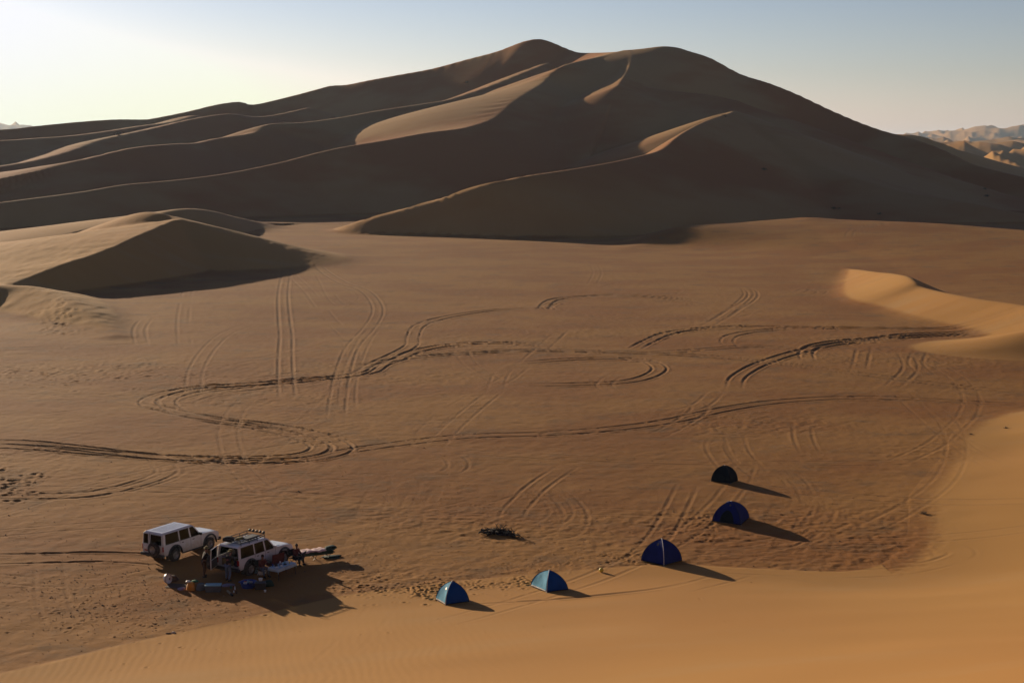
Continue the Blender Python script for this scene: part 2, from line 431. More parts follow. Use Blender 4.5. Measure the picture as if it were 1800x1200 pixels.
# loops and scribbles of the near plain
track([(-40,870),(60,872),(160,868),(250,848),(292,830),(285,815)], depth=D2*.8 * 1.3)
track([(-60,876),(20,875),(130,872),(230,858),(300,835),(302,820)], depth=D3*.9)
track([(-60,976),(60,973),(180,971),(290,975),(330,985)], gauge=0, depth=D2*.8 * 1.2)
track([(-60,994),(80,989),(200,988),(310,997)], gauge=0, depth=D2*.8 * 1.2)
track([(-60,1012),(60,1022),(180,1022),(280,1005)], depth=D3*.9, gap=2)
track([(340,812),(430,832),(540,838),(660,840),(780,842),(880,848)], depth=D2*.8, gap=2)
track([(500,812),(620,828),(740,832),(820,840)], depth=D3*.9, gap=2)
track([(480,945),(560,936),(650,920),(740,904),(830,885),(900,865)], depth=D2*.8, gap=1)
track([(500,950),(600,944),(720,938)], depth=D3*.9, gap=2)
track([(760,822),(785,832),(805,822),(800,808),(780,798)], depth=D2*.8)
track([(745,835),(758,850),(752,872),(745,890),(760,900)], depth=(D2*.8)*.4)
track([(780,835),(795,855),(785,880)], depth=(D3*.9)*.4)
track([(730,960),(722,920),(730,880),(750,850)], depth=(D3*.9)*.4)
track([(640,950),(650,900),(670,860),(700,840)], depth=(D3*.9)*.4)
track([(908,925),(900,905),(930,870),(960,845),(1000,820)], depth=D2*.8)
track([(920,930),(955,925),(985,905),(980,885),(960,870)], depth=D3*.9)
track([(960,945),(1000,935),(1012,905),(990,875),(960,862)], depth=D3*.9)
track([(1090,1000),(1130,975),(1165,935),(1190,890),(1210,850)], depth=D3*.9, gauge=1.5)
track([(1190,1060),(1260,1030),(1330,1000),(1400,955),(1430,900),(1420,860),(1390,830)], depth=D2*.8, gap=1)
track([(1150,945),(1220,950),(1300,948),(1370,930),(1410,890),(1400,850),(1370,825)], depth=D2*.8, gap=1)
track([(1180,968),(1280,970),(1380,955),(1440,915),(1450,870)], depth=D2*.8, gap=1)
track([(1200,990),(1300,975),(1400,960),(1450,930)], depth=D3*.9, gap=2)
track([(1220,1005),(1340,1010),(1480,1015),(1600,1008),(1690,985),(1650,960),(1560,945)], depth=D2*.8, gap=2)
track([(1260,985),(1380,990),(1520,998),(1640,990)], depth=D3*.9, gap=3)
track([(1265,770),(1258,790),(1290,830),(1340,850)], depth=D3*.9)
track([(1290,765),(1300,795),(1330,830)], depth=D3*.9)
track([(1410,740),(1412,770),(1425,800)], depth=D3*.9)
track([(1200,700),(1230,720),(1190,750),(1150,770)], depth=D3*.9)
track([(1180,730),(1230,715),(1260,690)], depth=D3*.9)
track([(1590,620),(1600,650),(1570,680)], depth=D3*.9)
track([(1520,610),(1510,650)], depth=D3*.9)
track([(1620,615),(1610,640),(1630,660)], depth=D3*.9)
track([(780,1080),(960,1075),(1120,1060),(1220,1035)], gauge=0, depth=D2*.8, wid=1.3)
rng = random.Random(3)
for k in range(75):               # faint old tracks all over the plain
    px, py = rng.uniform(-40, 1780), rng.uniform(455, 990)
    x, y = at_height(px, py)[:2]
    a = rng.uniform(0, 6.3); c = rng.uniform(-.06, .06); P = []
    for i in range(rng.randint(6, 26)):
        P.append((x, y)); a += c * rng.uniform(.3, 1.6); x += math.cos(a) * 3.2; y += math.sin(a) * 3.2
    track(P, depth=rng.uniform(.008, .018), world=True, gap=rng.choice([0, 0, 2]))

ST *= 1 - .85 * SAND * (GY > 150)
far_w = sstep(430, 130, GY) * (1 - SAND * 0.6)
prof = np.where(DM < 3, -np.exp(-(DM / 0.17) ** 2) + 0.7 * np.exp(-((DM - 0.31) / 0.13) ** 2), 0)
Z += ST * prof * (0.55 + 0.45 * far_w) * (1 + 0.7 * sstep(130, 200, GY))
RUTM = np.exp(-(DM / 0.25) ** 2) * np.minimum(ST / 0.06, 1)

DUNE_DARK = sstep(330, 480, GY) * (1 - sstep(900, 1200, GY))

def pit(x, y, r, dep):
    I, J = blk(x - 3 * r, x + 3 * r, y - 3 * r, y + 3 * r)
    d = np.hypot(GX[I, J] - x, GY[I, J] - y) / r
    Z[I, J] += dep * (-np.exp(-d * d * 1.6) + 0.45 * np.exp(-((d - 1.5) / .5) ** 2))
def pits(px, py, sx, sy, n, r=(.10, .17), dep=(.03, .08), rg=rng, q=0.55):
    for k in range(n):
        x, y = at_height(px + rg.gauss(0, sx), py + rg.gauss(0, sy))[:2]
        pit(x, y, rg.uniform(*r) * .85, rg.uniform(*dep) * q)
pits(700, 1040, 70, 8, 150); pits(752, 1048, 16, 8, 60, dep=(.05, .1)); pits(840, 1035, 60, 5, 90); pits(915, 1028, 25, 5, 60)
pits(830, 1020, 90, 22, 120, dep=(.02, .04)); pits(620, 1000, 70, 30, 160, dep=(.02, .05)); pits(1010, 985, 90, 14, 100, dep=(.02, .05))
pits(1110, 985, 30, 8, 50); pits(1235, 912, 22, 7, 70); pits(1250, 935, 60, 12, 60); pits(330, 1160, 160, 14, 14, r=(.08, .14), dep=(.02, .05)); pits(1000, 1120, 300, 40, 26, r=(.08, .14), dep=(.02, .04)); pits(30, 848, 30, 14, 40, r=(.2, .4), dep=(.08, .15))
pits(110, 570, 22, 14, 60, r=(.3, .6), dep=(.1, .2)); pits(100, 655, 110, 12, 160, r=(.25, .5), dep=(.06, .14)); pits(200, 1060, 130, 30, 260, dep=(.02, .06))
pits(540, 500, 26, 14, 60, r=(.2, .4), dep=(.04, .1)); pits(880, 905, 110, 30, 120, dep=(.02, .04)); pits(620, 790, 10, 8, 30); pits(560, 775, 22, 8, 60)
pits(1250, 530, 60, 14, 60, r=(.2, .4), dep=(.04, .1)); pits(1240, 735, 30, 10, 60); pits(500, 925, 180, 22, 140, dep=(.02, .04))

# ------------------------------------------------------------------ sand materials
def nodes(mat):
    mat.use_nodes = True
    nt = mat.node_tree; nt.nodes.clear()
    out = nt.nodes.new("ShaderNodeOutputMaterial"); b = nt.nodes.new("ShaderNodeBsdfPrincipled")
    nt.links.new(b.outputs[0], out.inputs[0])
    return nt, b, out

def mix(nt, fac, a, b, mode='MIX'):
    m = nt.nodes.new("ShaderNodeMix"); m.data_type = 'RGBA'; m.blend_type = mode
    for s, v in ((m.inputs[0], fac), (m.inputs[6], a), (m.inputs[7], b)):
        if hasattr(v, "is_output"): nt.links.new(v, s)
        elif isinstance(v, tuple): s.default_value = (*v, 1)
        else: s.default_value = v
    return m.outputs[2]

def noise(nt, vec, scale, detail=3, rough=.55, stretch=(1, 1, 1)):
    mp = nt.nodes.new("ShaderNodeMapping"); mp.inputs['Scale'].default_value = stretch
    nt.links.new(vec, mp.inputs[0])
    n = nt.nodes.new("ShaderNodeTexNoise"); n.inputs['Scale'].default_value = scale
    n.inputs['Detail'].default_value = detail; n.inputs['Roughness'].default_value = rough
    nt.links.new(mp.outputs[0], n.inputs[0])
    return n.outputs[0]

def ramp(nt, fac, lo, hi):
    r = nt.nodes.new("ShaderNodeMapRange"); r.inputs[1].default_value = lo; r.inputs[2].default_value = hi
    r.interpolation_type = 'SMOOTHSTEP'
    nt.links.new(fac, r.inputs[0]); return r.outputs[0]

def math_n(nt, op, a, b=0.0):
    m = nt.nodes.new("ShaderNodeMath"); m.operation = op
    for s, v in ((m.inputs[0], a), (m.inputs[1], b)):
        if hasattr(v, "is_output"): nt.links.new(v, s)
        else: s.default_value = v
    return m.outputs[0]

SAND_PURE = (0.43, 0.232, 0.070)
SAND_RED = (0.395, 0.196, 0.060)
FLAT_A = (0.315, 0.152, 0.042)
FLAT_B = (0.26, 0.109, 0.029)
FLAT_GREY = (0.175, 0.10, 0.044)
def sand_material():
    m = bpy.data.materials.new("desert_sand")
    nt, b, out = nodes(m)
    geo = nt.nodes.new("ShaderNodeNewGeometry"); pos = geo.outputs['Position']
    at = nt.nodes.new("ShaderNodeAttribute"); at.attribute_name = "sand"
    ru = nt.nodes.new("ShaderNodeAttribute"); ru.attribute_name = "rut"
    n1 = noise(nt, pos, .045, 4, .6, (1, 1.4, 1))
    n2 = noise(nt, pos, .20, 6, .68, (1.0, 1.25, 1))
    n3 = noise(nt, pos, 1.6, 5, .72)
    n4 = noise(nt, pos, 7.0, 3, .7)
    flat_c = mix(nt, ramp(nt, n1, .38, .62), FLAT_A, FLAT_B)
    flat_c = mix(nt, math_n(nt, 'MULTIPLY', ramp(nt, n2, .50, .72), .75), flat_c, FLAT_GREY)
    flat_c = mix(nt, math_n(nt, 'MULTIPLY', ramp(nt, n3, .45, .75), .35), flat_c, (0.18, 0.105, 0.055))
    flat_c = mix(nt, math_n(nt, 'MULTIPLY', ramp(nt, n4, .60, .80), .30), flat_c, (0.42, 0.26, 0.12))
    dune_c = mix(nt, ramp(nt, noise(nt, pos, .02, 3, .5), .30, .72), SAND_PURE, SAND_RED)
    dune_c = mix(nt, math_n(nt, 'MULTIPLY', ramp(nt, noise(nt, pos, .09, 5, .6, (.5, 1.6, 1)), .48, .75), .35), dune_c, (0.40, 0.27, 0.13))
    dune_c = mix(nt, math_n(nt, 'MULTIPLY', ramp(nt, n4, .45, .8), .22), dune_c, (0.30, 0.17, 0.07))
    bg = nt.nodes.new("ShaderNodeAttribute"); bg.attribute_name = "dune_dark"
    dark_dune_c = mix(nt, ramp(nt, noise(nt, pos, .011, 4, .55, (1, 1, 2.5)), .40, .60), (0.345, 0.20, 0.082), (0.30, 0.125, 0.045))  # redder sand of the large dune, darkened to deepen its shaded faces
    dune_c = mix(nt, bg.outputs['Fac'], dune_c, dark_dune_c)
    fac = math_n(nt, 'ADD', at.outputs['Fac'], math_n(nt, 'MULTIPLY', math_n(nt, 'SUBTRACT', n3, .5), .5))
    c = mix(nt, ramp(nt, fac, .25, .75), flat_c, dune_c)
    c = mix(nt, math_n(nt, 'MULTIPLY', ru.outputs['Fac'], .55), c, (0.22, 0.125, 0.06))  # ruts tinted darker: turned sand, and groove shade put into the colour
    nt.links.new(c, b.inputs['Base Color'])
    b.inputs['Roughness'].default_value = .95
    b.inputs['Specular IOR Level'].default_value = 0.08
    # grain and hummocks
    h = math_n(nt, 'ADD', math_n(nt, 'MULTIPLY', noise(nt, pos, 2.4, 5, .72), 1.0), math_n(nt, 'MULTIPLY', noise(nt, pos, 14, 3, .7), .25))
    st = math_n(nt, 'ADD', math_n(nt, 'MULTIPLY', math_n(nt, 'SUBTRACT', 1.0, at.outputs['Fac']), .20), .035)
    bp = nt.nodes.new("ShaderNodeBump"); bp.inputs['Distance'].default_value = .12
    nt.links.new(h, bp.inputs['Height']); nt.links.new(st, bp.inputs['Strength']); nt.links.new(bp.outputs[0], b.inputs['Normal'])
    return m
M_SAND = sand_material()

def face_region(r):
    # region of a face from its first vertex
    return r[:-1, :-1]
FR = face_region(REG)
names = {0: "sand_plain", 1: "large_dune", 2: "small_dune", 3: "foreground_dune", 4: "distant_dunes"}
labels = {0: "flat brown sand plain crossed by curving tyre tracks", 1: "large shadowed dune rising behind the plain",
          2: "small dark faced dune at the left of the plain", 3: "bright golden sand slope in the foreground and at right", 4: "hazy dunes on the horizon at far right"}
idx = np.arange(NR * NC).reshape(NR, NC)
for rg, nm in names.items():
    ii, jj = np.nonzero(FR == rg)
    q = np.stack([idx[ii, jj], idx[ii, jj + 1], idx[ii + 1, jj + 1], idx[ii + 1, jj]], 1)
    used = np.zeros(NR * NC, bool); used[q.ravel()] = True
    remap = np.cumsum(used) - 1
    sel = np.nonzero(used)[0]
    me = bpy.data.meshes.new(nm)
    co = np.stack([GX.ravel()[sel], GY.ravel()[sel], Z.ravel()[sel]], 1).astype(np.float32)
    me.vertices.add(len(sel)); me.vertices.foreach_set("co", co.ravel())
    q = remap[q][:, ::-1]
    me.loops.add(q.size); me.loops.foreach_set("vertex_index", q.ravel().astype(np.int32))
    me.polygons.add(len(q)); me.polygons.foreach_set("loop_start", (np.arange(len(q)) * 4).astype(np.int32))
    me.update(calc_edges=True)
    me.polygons.foreach_set("use_smooth", np.ones(len(q), bool))
    for an, arr in (("sand", SAND), ("rut", RUTM), ("dune_dark", DUNE_DARK)):
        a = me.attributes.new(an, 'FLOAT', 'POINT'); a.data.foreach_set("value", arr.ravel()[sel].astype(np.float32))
    me.materials.append(M_SAND)
    o = bpy.data.objects.new(nm, me); COL.objects.link(o)
    tag(o, labels[rg], None, None, "structure")

def gz(x, y):
    """height of the finished sheet at a point"""
    i = np.searchsorted(ROWS, math.hypot(x, y)) - 1; j = np.searchsorted(COLS, math.atan2(x, y)) - 1
    return float(Z[i:i + 2, j:j + 2].mean())
def spot(px, py, lift=0.0):
    """the point of the ground seen at a pixel (lift: seen at that height above the ground)"""
    z = 0.0
    for _ in range(6):
        p = at_height(px, py, z + lift); z = gz(p[0], p[1])
    return (p[0], p[1], z)
# ------------------------------------------------------------------ materials of things
def plain(name, col, rough=.6, metal=0.0, spec=.5, coat=0.0, dirt=None, dscale=3.0, bump=0.0, bscale=20.0, alpha=1.0):
    m = bpy.data.materials.new(name)
    nt, b, out = nodes(m)
    b.inputs['Roughness'].default_value = rough; b.inputs['Metallic'].default_value = metal
    b.inputs['Specular IOR Level'].default_value = spec; b.inputs['Coat Weight'].default_value = coat
    b.inputs['Alpha'].default_value = alpha
    tc = nt.nodes.new("ShaderNodeTexCoord")
    n = noise(nt, tc.outputs['Object'], dscale, 5, .65)
    d = dirt or tuple(c * .72 for c in col)
    nt.links.new(mix(nt, ramp(nt, n, .42, .72), col, d), b.inputs['Base Color'])
    if bump:
        bp = nt.nodes.new("ShaderNodeBump"); bp.inputs['Strength'].default_value = bump; bp.inputs['Distance'].default_value = .02
        nt.links.new(noise(nt, tc.outputs['Object'], bscale, 4, .6), bp.inputs['Height']); nt.links.new(bp.outputs[0], b.inputs['Normal'])
    return m

def car_paint():
    """white paint, dusty towards the sills"""
    m = bpy.data.materials.new("white_car_paint")
    nt, b, out = nodes(m)
    tc = nt.nodes.new("ShaderNodeTexCoord"); sp = nt.nodes.new("ShaderNodeSeparateXYZ")
    nt.links.new(tc.outputs['Object'], sp.inputs[0])
    n = noise(nt, tc.outputs['Object'], 2.5, 5, .7)
    low = ramp(nt, math_n(nt, 'SUBTRACT', sp.outputs['Z'], math_n(nt, 'MULTIPLY', n, .55)), .75, .05)
    c = mix(nt, ramp(nt, n, .40, .75), (.64, .65, .66), (.56, .55, .52))
    c = mix(nt, math_n(nt, 'MULTIPLY', low, .7), c, (.40, .30, .20))
    nt.links.new(c, b.inputs['Base Color'])
    b.inputs['Roughness'].default_value = .32; b.inputs['Coat Weight'].default_value = .35; b.inputs['Coat Roughness'].default_value = .12
    return m

def glass_mat():
    m = bpy.data.materials.new("tinted_glass"); m.use_nodes = True
    nt = m.node_tree; nt.nodes.clear()
    out = nt.nodes.new("ShaderNodeOutputMaterial"); gl = nt.nodes.new("ShaderNodeBsdfGlossy"); tr = nt.nodes.new("ShaderNodeBsdfTransparent")
    gl.inputs['Roughness'].default_value = .06; gl.inputs['Color'].default_value = (.6, .65, .68, 1)
    tr.inputs['Color'].default_value = (.28, .31, .29, 1)
    fr = nt.nodes.new("ShaderNodeFresnel"); fr.inputs[0].default_value = 1.5
    mx = nt.nodes.new("ShaderNodeMixShader")
    nt.links.new(fr.outputs[0], mx.inputs[0]); nt.links.new(tr.outputs[0], mx.inputs[1]); nt.links.new(gl.outputs[0], mx.inputs[2])
    nt.links.new(mx.outputs[0], out.inputs[0])
    return m

M = dict(
    paint=car_paint(), glass=glass_mat(),
    black=plain("black_plastic", (.022, .022, .024), .55), rubber=plain("tyre_rubber", (.025, .024, .023), .9, dirt=(.10, .075, .05), dscale=6),
    rim=plain("rim_steel", (.45, .44, .42), .35, .8, dirt=(.25, .19, .13)), chrome=plain("chrome", (.6, .6, .6), .2, 1),
    red=plain("tail_lamp_red", (.35, .02, .02), .25), amber=plain("amber_lens", (.5, .2, .03), .3), lamp=plain("lamp_glass", (.6, .62, .6), .1),
    maroon=plain("maroon_cloth", (.11, .018, .016), .9, bump=.3), seat=plain("grey_seat", (.09, .085, .08), .9),
    under=plain("underbody", (.02, .018, .016), .9, dirt=(.07, .05, .035)), olive=plain("olive_cloth", (.19, .16, .06), .95, bump=.4),
    navy=plain("navy_cloth", (.012, .018, .045), .9, bump=.3), jeans=plain("blue_denim", (.12, .155, .22), .9, bump=.3), dark=plain("black_cloth", (.018, .016, .016), .95, bump=.3),
    skin=plain("skin", (.24, .125, .075), .6), hair=plain("dark_hair", (.02, .014, .01), .8),
    print_=plain("faded_red_print", (.30, .10, .09), .9), white=plain("white_plastic", (.72, .72, .70), .4, dirt=(.5, .46, .4)),
    blue=plain("blue_plastic", (.02, .045, .28), .4), lblue=plain("light_blue_plastic", (.22, .42, .50), .45), grey=plain("grey_canvas", (.10, .115, .13), .85, bump=.4),
    orange=plain("orange_bag", (.58, .23, .02), .7, bump=.5, bscale=9), green=plain("green_cloth", (.015, .15, .07), .85, bump=.5), dgreen=plain("dark_green_quilt", (.010, .035, .022), .85, bump=.8, bscale=12),
    pink=plain("pale_pink_cloth", (.82, .58, .54), .85, bump=.5, bscale=12), lilac=plain("lilac_cloth", (.24, .20, .28), .9, bump=.6, bscale=12), teal=plain("pale_blue_cloth", (.42, .55, .66), .8, bump=.4),
    brown=plain("brown_mat", (.09, .045, .025), .9), wood=plain("weathered_wood", (.34, .25, .16), .85, dirt=(.2, .14, .09), dscale=14), charcoal=plain("charred_wood", (.016, .013, .011), .95, dirt=(.06, .045, .035), dscale=9, bump=.6),
    metal=plain("grey_metal", (.35, .35, .36), .4, .9), yellow=plain("yellow_ball", (.62, .50, .06), .5), shrub=plain("dry_shrub", (.055, .048, .026), .95, dirt=(.10, .08, .05)),
    black_ink=plain("black_lettering", (.01, .01, .01), .6), stone=plain("pale_stone", (.5, .42, .34), .9),
)

# ------------------------------------------------------------------ mesh helpers
class MB:
    def __init__(s): s.v = []; s.f = []; s.m = []
    def add(s, v, f, mi=0):
        o = len(s.v); s.v += [tuple(p) for p in v]; s.f += [tuple(i + o for i in q) for q in f]; s.m += [mi] * len(f); return s
    def box(s, x0, x1, y0, y1, z0, z1, mi=0):
        v = [(x, y, z) for x in (x0, x1) for y in (y0, y1) for z in (z0, z1)]
        return s.add(v, [(0, 1, 3, 2), (4, 6, 7, 5), (0, 4, 5, 1), (2, 3, 7, 6), (0, 2, 6, 4), (1, 5, 7, 3)], mi)
    def hexa(s, bot, top, mi=0):
        n = len(bot); v = list(bot) + list(top)
        f = [tuple(range(n))[::-1], tuple(range(n, 2 * n))] + [(i, (i + 1) % n, n + (i + 1) % n, n + i) for i in range(n)]
        return s.add(v, f, mi)
    def tube(s, pts, r, n=6, mi=0, cap=True):
        P = [Vector(p) for p in pts]; rr = r if isinstance(r, (list, tuple)) else [r] * len(P)
        v = []; up0 = None
        for i, p in enumerate(P):
            t = (P[min(i + 1, len(P) - 1)] - P[max(i - 1, 0)]).normalized()
            a = Vector((0, 0, 1)) if abs(t.z) < .9 else Vector((1, 0, 0))
            u = t.cross(a).normalized() if up0 is None else (up0 - t * up0.dot(t)).normalized()
            up0 = u; w = t.cross(u)
            v += [p + (u * math.cos(2 * math.pi * k / n) + w * math.sin(2 * math.pi * k / n)) * rr[i] for k in range(n)]
        f = [(i * n + k, i * n + (k + 1) % n, (i + 1) * n + (k + 1) % n, (i + 1) * n + k) for i in range(len(P) - 1) for k in range(n)]
        if cap: f += [tuple(range(n))[::-1], tuple(range((len(P) - 1) * n, len(P) * n))]
        return s.add(v, f, mi)
    def lathe(s, prof, n=20, axis='z', c=(0, 0, 0), mi=0, close=False):
        v = []
        for (r, h) in prof:
            for k in range(n):
                a = 2 * math.pi * k / n; p = (r * math.cos(a), r * math.sin(a), h)
                if axis == 'y': p = (p[0], p[2], p[1])
                v.append((p[0] + c[0], p[1] + c[1], p[2] + c[2]))
        m = len(prof); f = []
        for i in range(m if close else m - 1):
            j = (i + 1) % m
            f += [(i * n + k, i * n + (k + 1) % n, j * n + (k + 1) % n, j * n + k) for k in range(n)]
        return s.add(v, f, mi)
    def ball(s, c, rx, ry=None, rz=None, n=10, mi=0):
        ry = ry or rx; rz = rz or rx
        pr = [(math.sin(math.pi * i / (n // 2 + 1)), math.cos(math.pi * i / (n // 2 + 1))) for i in range(n // 2 + 2)]
        v = []
        for (r, h) in pr:
            for k in range(n):
                a = 2 * math.pi * k / n; v.append((c[0] + rx * max(r, 1e-3) * math.cos(a), c[1] + ry * max(r, 1e-3) * math.sin(a), c[2] + rz * h))
        f = [(i * n + k, (i + 1) * n + k, (i + 1) * n + (k + 1) % n, i * n + (k + 1) % n) for i in range(len(pr) - 1) for k in range(n)]
        return s.add(v, f, mi)
    def build(s, name, mats, parent=None, bevel=0.0, smooth=True, sub=0, loc=None, rot=None, seg=2):
        me = bpy.data.meshes.new(name); me.from_pydata(s.v, [], s.f)
        bm = bmesh.new(); bm.from_mesh(me); bmesh.ops.recalc_face_normals(bm, faces=bm.faces)
        bm.to_mesh(me); bm.free()
        mats = mats if isinstance(mats, (list, tuple)) else [mats]
        for q in mats: me.materials.append(q)
        if len(mats) > 1: me.polygons.foreach_set("material_index", s.m)
        me.polygons.foreach_set("use_smooth", [smooth] * len(me.polygons))
        o = bpy.data.objects.new(name, me); COL.objects.link(o)
        if parent is not None: o.parent = parent
        if loc is not None: o.location = loc
        if rot is not None: o.rotation_euler = rot
        if bevel:
            b = o.modifiers.new("bevel", 'BEVEL'); b.width = bevel; b.segments = seg; b.limit_method = 'ANGLE'; b.angle_limit = R(28); b.harden_normals = False
        if sub:
            b = o.modifiers.new("sub", 'SUBSURF'); b.levels = sub; b.render_levels = sub
        if smooth and not sub:
            b = o.modifiers.new("wn", 'WEIGHTED_NORMAL') if bevel else None
            if not bevel:
                me.polygons.foreach_set("use_smooth", [True] * len(me.polygons))
                try: me.set_sharp_from_angle(angle=R(40))
                except Exception: pass
        return o

def rough_lump(mb, c, sx, sy, sz, seed, n=14, amp=.18, mi=0):
    """an uneven soft bag or cloth heap standing on z=c.z"""
    rg = random.Random(seed); ph = [rg.uniform(0, 6.3) for _ in range(6)]
    v = []; rows = 8
    for i in range(rows + 1):
        t = i / rows; el = t * math.pi / 2; rr_ = math.cos(el) ** .6; h = math.sin(el) ** .8
        for k in range(n):
            a = 2 * math.pi * k / n
            w = 1 + amp * (math.sin(2 * a + ph[0] + 2 * t) * .5 + math.sin(3 * a + ph[1] + 4 * t) * .35 + math.sin(5 * a + ph[2] - 3 * t) * .25)
            sq = 1.0 / max(abs(math.cos(a)), abs(math.sin(a))) ** .5
            v.append((c[0] + sx * rr_ * w * sq * math.cos(a), c[1] + sy * rr_ * w * sq * math.sin(a), c[2] + sz * h * (1 + amp * .5 * math.sin(2 * a + ph[3]) * (1 - t))))
    f = [(i * n + k, i * n + (k + 1) % n, (i + 1) * n + (k + 1) % n, (i + 1) * n + k) for i in range(rows) for k in range(n)]
    f.append(tuple(range(n))[::-1]); f.append(tuple(range(rows * n, rows * n + n)))
    return mb.add(v, f, mi)

# ------------------------------------------------------------------ the two off-road cars
WR = .40                                  # wheel radius
AX = (-1.48, 1.49)                        # axles
def arc(cx, cz, r, a0, a1, n):
    return [(cx + r * math.cos(R(a0 + (a1 - a0) * i / n)), cz + r * math.sin(R(a0 + (a1 - a0) * i / n))) for i in range(n + 1)]

def side_outline():
    p = [(-2.42, .50), (-2.44, 1.16), (-1.0, 1.18), (.78, 1.20), (.95, 1.19), (1.5, 1.165), (2.05, 1.10), (2.24, 1.02), (2.30, .90), (2.31, .56), (2.05, .50)]
    p += arc(AX[1], .44, .53, 6, 174, 9)
    p += [(.93, .42), (-.93, .42)]
    p += arc(AX[0], .44, .53, 6, 174, 9)
    return p

def prism(mb, outline, y0, y1, mi=0):
    n = len(outline)
    v = [(x, y0, z) for x, z in outline] + [(x, y1, z) for x, z in outline]
    f = [tuple(range(n)), tuple(range(n, 2 * n))[::-1]] + [(i, (i + 1) % n, n + (i + 1) % n, n + i) for i in range(n)]
    return mb.add(v, f, mi)

def wheel_parts(parent, pos, side, loc_rot=None):
    mb = MB()
    w = .135
    mb.lathe([(.235, -w), (.33, -w), (.385, -w + .02), (WR, -w + .05), (WR, w - .05), (.385, w - .02), (.33, w), (.235, w)], 28, 'y', close=True)
    for k in range(28):                   # tread blocks
        a = 2 * math.pi * k / 28
        for yy in (-.07, .07):
            cx, cz = math.cos(a + yy), math.sin(a + yy)
            u = (-cz, cx)
            b = [(cx * .395 + u[0] * q * .025, yy + e * .045, cz * .395 + u[1] * q * .025) for q, e in ((-1, -1), (1, -1), (1, 1), (-1, 1))]
            t = [(cx * .412 + u[0] * q * .022, yy + e * .042, cz * .412 + u[1] * q * .022) for q, e in ((-1, -1), (1, -1), (1, 1), (-1, 1))]
            mb.hexa(b, t)
    e = bpy.data.objects.new("wheel", None); COL.objects.link(e); e.parent = parent; e.location = pos; e.empty_display_size = .1
    if loc_rot: e.rotation_euler = loc_rot
    mb.build("tyre", M['rubber'], e)
    r = MB(); o = side
    r.lathe([(.0, .03 * o), (.07, .035 * o), (.075, .085 * o), (.10, .085 * o), (.11, .04 * o), (.17, .02 * o), (.205, .05 * o), (.235, .12 * o), (.24, .134 * o)], 24, 'y')
    for k in range(6):
        a = 2 * math.pi * k / 6; c, s_ = math.cos(a), math.sin(a)
        r.tube([(c * .09, .07 * o, s_ * .09), (c * .215, .085 * o, s_ * .215)], .028, 5)
    r.build("rim", M['rim'], e)
    return e

